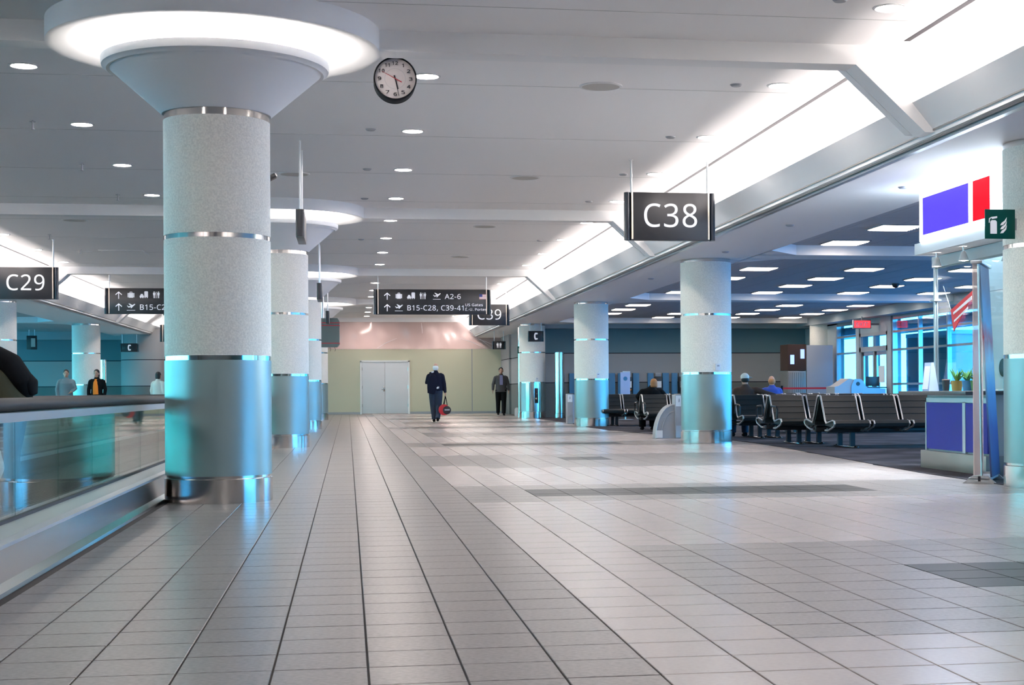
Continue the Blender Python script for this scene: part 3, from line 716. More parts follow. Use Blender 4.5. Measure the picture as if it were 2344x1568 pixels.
# clock behind the nearest beam
t = thing('wall_clock', 'round black rimmed clock under the nearest cross beam', 'clock', (.43, 13.60, 3.665), .1)
t.rotation_euler = (0, 0, 0)
def yl(mb): return mb.tr(Matrix.Rotation(PI/2, 4, 'X'))
R = .186
obj('case', yl(MB().lathe([(0, -.22), (R*.96, -.22), (R*1.0, -.20), (R*1.02, -.02), (R*1.02, .018), (R*.99, .028), (R*.955, .026), (R*.955, .0), (0, .0)], seg=64)), M['matte'], t)
obj('dial', yl(MB().lathe([(0, .004), (R*.955, .004)], seg=64)), mat('clock_dial', (.72, .66, .64), .6), t)
for k in range(1, 13):
    a = PI/2-k*PI/6; me_r = R*.735
    lettering(str(k), .030, (me_r*math.cos(a), -.006, me_r*math.sin(a)-.015), t, 'numeral', M['phone'], 'CENTER', width=(.052 if k in (10, 12) else .042 if k == 11 else .017 if k == 1 else .030), bold=.008)
def hand(name, ang, l0, l1, w0, w1, m, yy):
    a = math.radians(90-ang); dx, dz = math.cos(a), math.sin(a); px_, pz_ = -dz, dx
    obj(name, MB().prism([(-dx*l0-px_*w0, -dz*l0-pz_*w0), (-dx*l0+px_*w0, -dz*l0+pz_*w0), (dx*l1+px_*w1, dz*l1+pz_*w1), (dx*l1-px_*w1, dz*l1-pz_*w1)], yy, yy-.002), m, t)
hand('hour_hand', 164, .03, .095, .006, .004, M['phone'], -.007); hand('minute_hand', 168, .03, .155, .005, .0022, M['phone'], -.010); hand('second_hand', 298, .065, .13, .004, .0008, M['red'], -.013)
ring = MB().lathe([(R*.48, .0052), (R*.49, .0052)], seg=48); obj('inner_ring', yl(ring), M['seam'], t)
obj('hanger', MB().cyl((0, .10, R*.9), (0, .10, CEIL-3.666), .02, 10), M['alu'], t)
# monitor peeking out from behind the nearest column
t = thing('ceiling_monitor', 'tilted black monitor edge peeking from behind the nearest column', 'monitor', (-.98, 16.0, 2.99))
tilt = Matrix.Rotation(math.radians(-28), 4, 'Y')
obj('housing', MB().box(-.34, .30, .0, .12, -.015, .03, .008).tr(tilt), M['phone'], t); obj('bright_edge', MB().box(.30, .312, .0, .12, -.012, .02).tr(tilt), M['alu'], t)
obj('mount', MB().cyl((-.1, .06, -.03), (-.1, .06, CEIL-2.991), .02, 12), M['alu'], t)
# striped display case near the far columns
t = thing('display_case', 'dark green hanging case with red stripes beside the far columns', 'display case', (-.72, 45.7, 2.24))
obj('housing', MB().prism([(-.48, .06), (-.42, 0), (.42, 0), (.49, .07), (.49, .76), (.43, .85), (-.42, .85), (-.48, .78)], 0, .6), M['cb'], t)
st = MB()
for z in (.10, .62, .70): st.box(-.495, .497, -.006, .606, z, z+.022)
obj('stripe', st, M['red'], t); obj('pole', MB().cyl((0, .3, .85), (0, .3, CEIL-2.242), .04, 12), M['alu'], t)
for x_ in (.2, .34): obj('cable', MB().limb([(x_, .3, 0), (x_+.03, .3, -.06), (x_+.01, .3, -.12)], .006, 6), M['phone'], t)
# exit sign
t = thing('exit_sign', 'red lit exit sign above the gate door', 'sign', (15.25, 44.0, 2.72))
obj('housing', MB().box(-.28, .28, 0, .1, 0, .26, .01), M['panelg'], t); obj('glowing_face', MB().box(-.25, .25, -.006, 0, .025, .235), M['redglow'], t)
lettering('EXIT', .13, (0, -.008, .065), t, m=M['pap'], align='CENTER', width=.38, bold=.02); obj('stem', MB().cyl((0, .05, .26), (0, .05, .36), .02, 8), M['panelg'], t)
obj('bracket', MB().box(.2, .58, .03, .07, .1, .16), M['panelg'], t)

# ------------------------------------------------------------------ moving walkway
YW0, YW1 = -10.0, 46.0
t = thing('moving_walkway', 'moving walkway with glass balustrades and black handrails at the left', 'moving walkway')
def bal(xf, s, t):
    """balustrade whose outer skirt stands at xf; s=-1 leans away to the left"""
    X = lambda d: xf+s*d
    obj('skirt', MB().prism([(X(0), .01), (X(.03), .222), (X(.05), .222), (X(.05), .01)], YW0, YW1), M['steel2'], t, 'brushed steel skirt')
    obj('floor_trim', MB().prism([(X(-.035), .0), (X(-.03), .018), (X(.01), .05), (X(.01), .0)], YW0, YW1), M['steel2'], t)
    obj('deck', MB().prism([(X(-.012), .205), (X(-.012), .222), (X(.02), .236), (X(.17), .252), (X(.17), .20)], YW0, YW1), M['alu'], t, 'pale metal deck')
    obj('glass_seal', MB().box(X(.155), X(.185), YW0, YW1, .25, .268), M['rubber'], t)
    y = YW0+.02; W = 1.22
    while y < YW1-.1:
        obj('glass_panel', MB().box(X(.165), X(.177), y, min(y+W-.012, YW1), .262, .765), M['glass'], t); y += W
    obj('rail_profile', MB().prism([(X(.135), .758), (X(.130), .806), (X(.212), .806), (X(.207), .758)], YW0, YW1), M['alu'], t, 'aluminium rail profile')
    obj('handrail', MB().limb([(X(.171), YW0, .846), (X(.171), YW1, .846)], (.052, .036), 20, side=(1, 0, 0)), M['rubber'], t, 'black rubber handrail')
M['steel2'] = mat('brushed_steel', (.48, .46, .45), .22, 1)
bal(-1.545, -1, t); bal(-3.55, 1, t)
obj('treadway', MB().box(-3.36, -1.74, YW0, YW1, .0, .035), M['rubber'], t)
gv = MB()
for k in range(40): gv.box(-3.33+k*.04, -3.315+k*.04, YW0, YW1, .035, .042)
obj('tread_ribs', gv, M['frame'], t, kind='stuff')

# ------------------------------------------------------------------ benches
def bench(n_, x, y, label, rz=0, arms=True):
    t = thing('bench_seating', label, 'bench', (x, y, 0), rz, 'back-to-back bench seating in the lounge')
    PW = .62; L = n_*PW
    obj('beam', MB().box(.05, L-.05, -.34, -.26, .24, .31, .01).box(.05, L-.05, .26, .34, .24, .31, .01), M['frame'], t)
    for s in (1, -1):
        for k in range(n_):
            xa = k*PW+.035; xb = xa+.53
            f = lambda yy: -s*yy            # s=1 faces the viewer (-Y)
            front = []
            for q in range(4):
                z0 = .425+q*.096; y0 = .285-.062*q
                front += [(f(y0+.020), z0), (f(y0+.0245), z0+.006), (f(y0+.024-.031), z0+.05), (f(y0-.062+.0262), z0+.092)]
            front += [(f(.03), .808), (f(-.0), .80), (f(.0), .785), (f(.235), .42)]
            bm_ = MB().prism(front, xa, xb, 'x')
            obj('backrest', bm_, M['vinyl'], t)
            se = MB(); se.prism([(f(.27), .35), (f(.27), .425), (f(.40), .418), (f(.60), .438), (f(.68), .440), (f(.735), .425), (f(.762), .39), (f(.745), .345), (f(.69), .325), (f(.50), .335)], xa, xb, 'x')
            obj('seat', se, M['vinyl'], t)
            for xx in (xa-.012, xb+.012):
                obj('side_frame', MB().limb([(xx, f(.04), .805), (xx, f(.075), .795), (xx, f(.30), .42), (xx, f(.36), .385), (xx, f(.66), .43), (xx, f(.74), .42), (xx, f(.765), .385), (xx, f(.72), .34), (xx, f(.45), .275), (xx, f(.30), .275)], .0145, 8), M['alu'], t, 'polished side frame')
        ends = (-.01,) if n_ > 1 else (-.01, L)
        for xx in (ends if arms else ()):
            obj('armrest', MB().limb([(xx, f(.24), .46), (xx, f(.26), .60), (xx, f(.32), .635), (xx, f(.58), .625), (xx, f(.63), .59), (xx, f(.62), .43)], .016, 8), M['frame'], t)
    for xx in ([.45, L-.45] if n_ > 1 else [L/2]):
        for yy in (-.30, .30): obj('leg', MB().box(xx-.035, xx+.035, yy-.035, yy+.035, .02, .26), M['frame'], t)
        obj('foot_plate', MB().box(xx-.05, xx+.05, -.46, .46, .012, .03, .008), M['steel'], t)
        for yy in (-.45, .45): obj('glide', MB().ball((xx, yy, .022), .035, .035, .02, 12), M['steel'], t)
    return t
bench(5, 7.16, 22.75, 'long black bench row nearest the kiosk, front row of the lounge', arms=False)
bench(2, 6.86, 24.55, 'short black bench with armrest just behind the front row')
bench(2, 7.10, 27.85, 'black bench where the man in the white cap sits')
bench(6, 8.6, 30.6, 'black bench row in the middle of the lounge before the man in blue')
bench(4, 9.1, 33.4, 'black bench where the man in blue sits')
bench(2, 6.42, 33.4, 'black bench before the auburn haired sitter')
bench(4, 6.3, 38.6, 'black bench row behind the third right column')
bench(5, 9.4, 39.5, 'black bench row at the back of the lounge near the cabinet')

# ------------------------------------------------------------------ bins, kiosk and other furniture
def bin_(x, y, label, arch, rz=0):
    t = thing('recycling_bin', label, 'bin', (x, y, 0), rz)
    obj('body', MB().box(.14, .62, .05, .60, .02, .80, .012), M['phone'], t, 'black bin body')
    obj('front_pillar', MB().box(0, .15, 0, .30, 0, .82, .01).prism([(.15, 0), (.24, .06), (.24, .30), (.15, .30)], .02, .81, 'z'), M['panelg'], t, 'grey corner pillar')
    obj('white_panel', MB().box(.012, .138, -.004, .002, .60, .80), M['pap'], t); obj('pale_foot', MB().box(.012, .138, -.004, .002, .02, .24), M['alu'], t)
    obj('symbol', MB().prism([(.065, .67), (.085, .69), (.088, .72), (.075, .76), (.062, .72), (.06, .69)], -.007, -.003), M['panelg'], t)
    obj('lid', MB().box(.10, .64, .02, .62, .80, .835, .01), M['slab'], t)
    if arch:
        pts = [(-.36*math.cos(a), .64*math.sin(a)) for a in [PI/2*k/10 for k in range(11)]]
        o = obj('arched_wing', MB().prism([(0, 0)]+pts, .06, .40), M['panelg'], t, 'arched grey side wing')
        for r_ in (1.0, .74): obj('arch_trim', MB().limb([(a*r_, .055, max(.01, b*(.98 if r_ == 1 else .80))) for a, b in pts], .010, 6), M['alu'], t)
        obj('wing_foot', MB().box(-.355, -.235, .045, .06, .01, .15), M['pap'], t)
bin_(6.06, 28.05, 'grey recycling bin with arched side wing beside the second right column', True)
bin_(5.90, 41.2, 'grey and black recycling bin beside the third right column', False)

KX, KY0, KY1 = 6.5, 14.85, 16.6
t = thing('kiosk_counter', 'blue panelled kiosk counter behind the banner stand', 'counter', (KX, KY0, 0))
LK = KY1-KY0
obj('body', MB().box(.02, .75, 0, LK, .2, .84), M['band'], t); obj('kick_plate', MB().box(-.05, .78, -.02, LK+.04, 0, .205, .006), M['kick'], t, 'brushed metal kick plate')
obj('blue_panel', MB().box(-.002, .02, LK-1.06, LK-.03, .225, .745), M['blue'], t); obj('blue_panel', MB().box(-.002, .02, .05, LK-1.14, .225, .745), M['blue'], t)
obj('divider', MB().box(-.006, .02, LK-1.14, LK-1.06, .21, .76).box(-.006, .02, LK-.03, LK, .21, .8).box(-.006, .02, 0, LK, .75, .80), M['alu'], t)
obj('worktop', MB().box(-.28, .85, -.05, LK+.12, .835, .875, .008), M['slab'], t, 'dark worktop')
t = thing('kiosk_sign', 'glowing white lightbox sign with blue and red panels over the kiosk', 'sign', (6.3, 14.05, 2.53))
LS = 2.2
obj('lightbox', MB().box(0, .3, 0, LS, 0, .565, .01), M['lbw'], t, 'glowing white case')
obj('blue_face', MB().box(-.008, 0, LS-1.37, LS-.12, .07, .48), M['lbb'], t); obj('red_face', MB().box(-.008, 0, .30, LS-1.49, .07, .48), M['lbr'], t)
obj('header', MB().box(.02, .78, -.1, LS+.2, -.125, 0), M['white'], t, 'grey header below the lightbox')
for y_ in (.1, LS-.1): obj('hanger', MB().cyl((.15, y_, .56), (.15, y_, SOF-2.53), .015, 8), M['alu'], t)
t = thing('glass_screen', 'clear glass kiosk screen with slim metal post and header', 'glass screen', (6.62, 14.1, .875))
obj('post', MB().box(-.02, .02, 2.46, 2.50, 0, 1.42), M['alu'], t); obj('header_rail', MB().box(-.03, .10, -.05, 2.52, 1.40, 1.525), M['band'], t)
for k in range(2): obj('glass_panel', MB().box(-.006, .006, 1.235*k, 1.235*k+1.225, .02, 1.40), M['kglass'], t)
obj('clip', MB().box(-.05, .03, 2.40, 2.54, 1.02, 1.04), M['alu'], t)
t = thing('kiosk_back_wall', 'bright white panel wall at the back of the kiosk', 'panel', (7.42, 14.2, 0))
for k in range(3): obj('panel', MB().box(0, .05, k*1.02, k*1.02+1.01, 0.0, 2.03).box(0, .05, k*1.02, k*1.02+1.01, 2.04, 2.52), M['white'], t)
k = 0
for yy in (15.35, 16.1):
    for xx in (6.44, 6.92):
        t = thing('spotlight', ['small kiosk spotlight nearest the column, front', 'small kiosk spotlight nearest the column, rear', 'small kiosk spotlight at the far end, front', 'small kiosk spotlight at the far end, rear'][k], 'spotlight', (xx, yy, 2.352), 0, 'kiosk spotlights'); k += 1
        obj('cone', MB().lathe([(.02, .0), (.03, -.02), (.055, -.10), (.05, -.10), (.0, -.06)], seg=20), M['trimw'], t); obj('bulb', MB().ball((0, 0, -.085), .03, .03, .02), M['lamp'], t); obj('stem', MB().cyl((0, 0, 0), (0, 0, .05), .01, 8), M['alu'], t)
        l_ = bpy.data.lights.new('spot_lamp', 'SPOT'); l_.energy = 55; l_.spot_size = 1.9; l_.color = (.85, .93, 1); l_.shadow_soft_size = .04
        lo = bpy.data.objects.new('spot_lamp', l_); C.objects.link(lo); lo.parent = t; lo.location = (0, 0, -.13); lo.rotation_euler = (0, .7, 0)
t = thing('pennant', 'red triangular pennant hanging on the kiosk glass', 'pennant', (6.60, 15.4, 1.55))
obj('cloth', MB().prism([(.0, .42), (.68, .22), (.60, -.02)], -.008, .0, 'x'), M['red'], t)
obj('pale_line', MB().prism([(.10, .34), (.60, .19), (.60, .165), (.10, .30)], -.012, -.008, 'x').prism([(.2, .23), (.58, .10), (.58, .08), (.2, .205)], -.012, -.008, 'x'), M['pap'], t)
obj('cord', MB().limb([(-.004, .0, .42), (-.004, -.3, .6)], .002, 6).limb([(-.004, .68, .22), (-.004, .9, .5)], .002, 6), M['panelg'], t)
# banner stand
t = thing('banner_stand', 'tall roll-up banner stand before the kiosk, seen edge-on', 'banner', (5.90, 13.72, 0), math.radians(-30))
def bs(t):
    B = MB()
    for y_ in (.0, .72): B.prism([(-.16, 0), (.16, 0), (.075, .075), (-.06, .075)], y_, y_+.05)
    obj('base', B.box(-.10, .10, 0, .77, .03, .055, .005), M['alu'], t)
    obj('knob', MB().box(-.012, .012, -.006, 0, .02, .07), M['dark'], t)
    obj('pole', MB().limb([(.02, .02, .07), (.0, .02, 2.08)], .012, 8), M['alu'], t)
    obj('side_sheet', MB().box(-.055, -.045, .0, .74, .06, 2.10), M['film'], t, 'milky side sheet')
    pr = MB(); pr.prism([(.10, .06), (.115, .06), (.015, 2.08), (.0, 2.08)], .02, .74)
    obj('printed_sheet', pr, M['poster'], t, 'printed blue banner sheet')
    obj('top_rail', MB().box(-.07, .04, -.01, .76, 2.085, 2.115, .006), M['alu'], t)
M['film2'] = mat('milky_sheet', (.62, .58, .66), .35)
mp = mat('banner_print', (.1, .15, .4), .5); tt = mp.node_tree
co = tt.nodes.new('ShaderNodeTexCoord'); sp_ = tt.nodes.new('ShaderNodeSeparateXYZ'); rr = tt.nodes.new('ShaderNodeValToRGB'); mt = tt.nodes.new('ShaderNodeMath'); mt.operation = 'MULTIPLY'; mt.inputs[1].default_value = .47
nz = tt.nodes.new('ShaderNodeTexNoise'); nz.inputs['Scale'].default_value = 3; ad = tt.nodes.new('ShaderNodeMath'); ad.operation = 'MULTIPLY_ADD'; ad.inputs[1].default_value = .14
tt.links.new(co.outputs['Object'], sp_.inputs[0]); tt.links.new(sp_.outputs['Z'], mt.inputs[0]); tt.links.new(co.outputs['Object'], nz.inputs['Vector'])
tt.links.new(nz.outputs['Fac'], ad.inputs[0]); tt.links.new(mt.outputs[0], ad.inputs[2]); tt.links.new(ad.outputs[0], rr.inputs[0])
E_ = rr.color_ramp.elements; E_[0].position = .1; E_[0].color = (.05, .05, .14, 1); E_[1].position = .98; E_[1].color = (.10, .12, .2, 1)
for p_, c in ((.3, (.05, .10, .35)), (.5, (.15, .4, .7)), (.62, (.5, .65, .75)), (.72, (.45, .1, .15)), (.8, (.1, .35, .6))): e_ = E_.new(p_); e_.color = (*c, 1)
tt.links.new(rr.outputs[0], tt.nodes['Principled BSDF'].inputs['Base Color']); M['poster'] = mp
bs(t)
# counter items
def on_counter(name, lab, cat, x, y): return thing(name, lab, cat, (x, y, .876))
t = on_counter('brochure_holder', 'pink and white brochure holder at the far end of the kiosk counter', 'brochure holder', 6.44, 16.35)
obj('stand', MB().prism([(0, 0), (.12, 0), (.06, .32), (.03, .32)], 0, .2, 'y'), M['lilac'], t); obj('leaflet', MB().prism([(-.004, .02), (.03, .28), (.026, .28), (-.008, .02)], .02, .18), M['pap'], t)
for k, (x_, y_, mcol) in enumerate(((6.46, 15.6, 'terra'), (6.48, 15.35, 'pblue'), (6.46, 15.08, 'leaf'))):
    t = on_counter('potted_plant', ['small plant in an ochre pot on the kiosk counter', 'small plant in a blue pot, middle of the kiosk counter', 'small plant in a green pot nearest the banner'][k], 'plant', x_, y_)
    obj('pot', MB().lathe([(0, 0), (.05, 0), (.065, .11), (.058, .11), (.05, .09), (0, .09)], seg=20), M[mcol], t)
    lv = MB()
    for q in range(14):
        a = q*2.4; h_ = random.uniform(.06, .16); d_ = random.uniform(.03, .08)
        lv.limb([(0, 0, .09), (d_*.5*math.cos(a), d_*.5*math.sin(a), .09+h_*.6), (d_*math.cos(a), d_*math.sin(a), .09+h_)], [.004, .014, .002], 5)
    obj('leaves', lv, M['leaf'], t)
t = on_counter('cup', 'dark cup beside the brochure holder on the kiosk counter', 'cup', 6.5, 16.0)
obj('body', MB().lathe([(0, 0), (.035, 0), (.045, .12), (.04, .12), (.032, .01), (0, .01)], seg=20), M['phone'], t); obj('lid', MB().lathe([(0, .13), (.04, .128), (.048, .118)], seg=20), M['brown'], t)
t = on_counter('round_plaque', 'round dark plaque with pale ring standing on the kiosk counter', 'plaque', 6.75, 15.05)
obj('disc', MB().lathe([(0, -.01), (.10, -.01), (.10, .01), (0, .01)], seg=32).tr(Matrix.Translation((0, 0, .24)) @ Matrix.Rotation(PI/2, 4, 'Y')), M['phone'], t)
obj('pale_ring', MB().lathe([(.095, -.014), (.115, -.014), (.115, .012), (.095, .012)], seg=32, closed=True).tr(Matrix.Translation((0, 0, .24)) @ Matrix.Rotation(PI/2, 4, 'Y')), M['pap'], t)
obj('foot', MB().cyl((0, 0, 0), (0, 0, .14), .012, 8).cyl((0, 0, 0), (0, 0, .012), .06, 20), M['alu'], t)

# gate podium, cabinet and barrier at the back of the lounge
t = thing('gate_podium', 'grey gate podium with blue lit side panel near the gate door', 'podium', (14.05, 43.0, 0))
obj('left_cabinet', MB().prism([(0, 0), (.62, 0), (.62, 1.18), (.45, 1.22), (.12, 1.0), (0, .98)], .0, .8), M['panelg'], t)
obj('side_panel', MB().prism([(.5, .0), (1.55, .0), (1.55, .92), (1.0, .94), (.92, 1.0), (.86, 1.14), (.78, 1.2), (.60, 1.2), (.5, 1.0)], -.03, .0), mat('podium_blue_lit', (.25, .42, .58), .4), t, 'side panel with blue light in its colour')  # blue of the light on this panel is put into its colour
obj('porthole', MB().limb([(.70, -.035, 1.06), (.70, -.025, 1.06)], .06, 20, side=(1, 0, 0)), M['phone'], t); obj('worktop', MB().box(.9, 1.6, 0, .8, .93, .97, .006), M['slab'], t)
t = thing('monitor', 'small dark monitor on an arm beside the gate podium', 'monitor', (15.45, 42.6, .97)); t.location = (15.35, 43.4, .972)
obj('screen', MB().box(-.2, .2, -.02, .02, .12, .40, .006).tr(Matrix.Translation((0, 0, -.1))), M['phone'], t); obj('stand', MB().cyl((0, 0, 0), (0, 0, .1), .02, 8).box(-.1, .1, -.08, .08, 0, .012), M['phone'], t)
t = thing('info_cabinet', 'tall grey information cabinet with two small blue screens', 'cabinet', (14.0, 47.6, 0))
obj('body', MB().box(.62, 1.5, .0, .9, 0, 2.33, .01), M['panelg'], t); obj('front', MB().box(0, .6, .02, .9, 0, 1.50, .008), M['kick'], t)
obj('dark_panel', MB().box(0, .61, .02, .9, 1.52, 2.36, .008), M['brown'], t)
for x_, z_ in ((.08, 1.72), (.42, 1.90)): obj('screen', MB().box(x_, x_+.13, .005, .021, z_, z_+.30), M['screen'], t)
gr = MB()
for q in range(9): gr.box(.03+q*.062, .038+q*.062, .012, .022, .05, 1.45)
obj('groove', gr, M['dark'], t)
t = thing('belt_barrier', 'red belt barrier before the information cabinet', 'barrier', (13.3, 45.9, 0))
for x_ in (0, 1.95): 
    p_ = obj('post', MB().cyl((x_, 0, 0), (x_, 0, 1.02), .035, 14), M['navy'], t); obj('foot', MB().lathe([(0, .03), (.15, .02), (.16, 0)], (x_, 0), 20), M['navy'], p_)
obj('belt', MB().box(0, 1.95, -.003, .003, .91, .97), M['red'], t)
# wall telephones along the back wall
pb = None
for k in range(5):
    x_ = 7.45+.84*k+(.2 if k > 2 else 0)
    if pb is None:
        pb = thing('pay_phone', '', 'telephone'); o = pb
        obj('blue_side_panel', MB().box(.0, .20, -.10, .0, .70, 1.50, .01).box(.52, .74, -.10, .0, .70, 1.50, .01), M['pblue'], pb, 'blue side panels')
        obj('housing', MB().box(.24, .48, -.16, .0, .86, 1.36, .02), M['phone'], pb); obj('faceplate', MB().box(.29, .46, -.165, -.155, 1.0, 1.22), M['pap'], pb)
        obj('handset', MB().limb([(.245, -.18, 1.0), (.235, -.2, 1.04), (.235, -.2, 1.22), (.245, -.18, 1.26)], [.028, .018, .018, .028], 8), M['phone'], pb)
        obj('sticker', MB().box(.31, .45, -.168, -.158, .90, .96), M['orange'], pb); obj('topper', MB().box(.26, .46, -.1, 0, 1.38, 1.5, .01), M['panelg'], pb)
        obj('shelf', MB().box(0, .74, -.3, 0, .70, .73), M['slab'], pb)
    else: o = copy_tree(pb)
    o.location = (x_, 51.58, 0); tag(o, 'wall telephone with blue side panels, %s from the left on the back wall' % ['first', 'second', 'third', 'fourth', 'fifth'][k], 'telephone', 'wall telephones at the back of the lounge')
t = thing('poster_stand', 'pale lilac poster stand before the wall telephones', 'poster stand', (8.44, 46.3, 0))
obj('post', MB().cyl((0, .02, 0), (0, .02, .8), .02, 10).box(-.22, .22, -.15, .2, 0, .02), M['alu'], t); obj('board', MB().box(-.15, .15, 0, .02, .76, 1.47, .004), M['lilac'], t); obj('dark_disc', MB().limb([(0, -.004, 1.27), (0, .0, 1.27)], .065, 20, side=(1, 0, 0)), M['pblue'], t); obj('top_clip', MB().box(-.08, .15, -.01, .03, 1.47, 1.50), M['pap'], t)
# polished poles
def pole(x, y, h, r, l):
    t = thing('steel_pole', l, 'pole', (x, y, 0)); obj('shaft', MB().lathe([(0, .16), (r, .16), (r, h), (0, h)], seg=32), M['steel'], t); obj('foot_ring', MB().lathe([(0, 0), (r+.012, 0), (r+.012, .15), (r-.01, .16), (0, .16)], seg=32), M['steel'], t)
    if h > 3: obj('joint', MB().lathe([(r-.002, 2.42), (r+.004, 2.42), (r+.004, 2.44), (r-.002, 2.44)], seg=32), M['alu'], t)
    else: obj('cap', MB().lathe([(0, h+.02), (r*.8, h+.015), (r, h)], seg=32), M['steel'], t)
pole(5.93, 52.7, 3.138, .105, 'tall polished steel pole left of the fountain column')
pole(6.93, 50.2, 2.18, .16, 'short polished steel post right of the fountain column')
pole(-8.9, 58.5, 2.15, .11, 'polished steel post in the left hall')
t = thing('drinking_fountain', 'polished drinking fountain panel on the far right column', 'drinking fountain', (RCX+.0, 50.8-.436, 0))
obj('panel', MB().prism([(.448*math.cos(a_), .436+.448*math.sin(a_)) for a_ in [-PI/2+(-.62+.124*q) for q in range(11)]]+[(.438*math.cos(a_), .436+.438*math.sin(a_)) for a_ in [-PI/2+(.62-.124*q) for q in range(11)]], .23, 1.165, 'z'), M['steel'], t); obj('niche', MB().box(.02, .14, -.03, -.006, .50, 1.0, .008), M['phone'], t)
obj('spout', MB().limb([(.08, -.08, .78), (.08, -.12, .82), (.08, -.14, .80)], .012, 8), M['steel'], t); obj('basin', MB().lathe([(0, .62), (.05, .63), (.06, .68), (.055, .68), (.045, .64), (0, .63)], (.08, -.09), 16), M['steel'], t)
t = thing('floor_sign', 'small white folded floor sign by the panelled wall', 'floor sign', (6.08, 54.8, 0))
obj('front_board', MB().prism([(-.14, 0), (.14, 0), (.14, .24), (.10, .29), (-.10, .29), (-.14, .24)], -.01, .01).tr(Matrix.Rotation(math.radians(-12), 4, 'X')), M['pap'], t)
obj('rear_board', MB().prism([(-.14, 0), (.14, 0), (.14, .24), (.10, .29), (-.10, .29), (-.14, .24)], .12, .14).tr(Matrix.Rotation(math.radians(12), 4, 'X')), M['pap'], t)
t = thing('lit_panel', 'bright white lit panel at the back of the left hall', 'light panel', (-6.3, 59.6, 1.1))
obj('frame', MB().box(-.32, .32, .0, .08, 0, 1.1, .01), M['alu'], t); obj('glowing_face', MB().box(-.28, .28, -.006, 0, .04, 1.06), mat('panel_glow', (1, 1, 1), .5, emit=(.9, .97, 1), es=3), t)
obj('post', MB().cyl((0, .04, -1.1), (0, .04, 0), .03, 8), M['alu'], t)

# ------------------------------------------------------------------ people
def fuse(name, mb, m, parent, vox=.018, smooth=4, label=None):
    o = obj(name, mb, m, parent, label)
    r = o.modifiers.new('fuse', 'REMESH'); r.mode = 'VOXEL'; r.voxel_size = vox; r.use_smooth_shade = True
    q = o.modifiers.new('soften', 'SMOOTH'); q.factor = .5; q.iterations = smooth
    return o
STAND = dict(pel=(0, 0, .95), sp=(0, .01, 1.13), ch=(0, .0, 1.33), nb=(0, .01, 1.47), nk=(0, -.005, 1.53), hd=(0, -.022, 1.622),
             shL=(.185, 0, 1.425), elL=(.24, .03, 1.14), wrL=(.25, -.04, .90), shR=(-.185, 0, 1.425), elR=(-.24, .03, 1.14), wrR=(-.25, -.04, .90),
             hiL=(.095, 0, .92), knL=(.105, -.01, .50), anL=(.11, .02, .09), hiR=(-.095, 0, .92), knR=(-.105, -.01, .50), anR=(-.11, .02, .09), fw=(0, -1, 0))
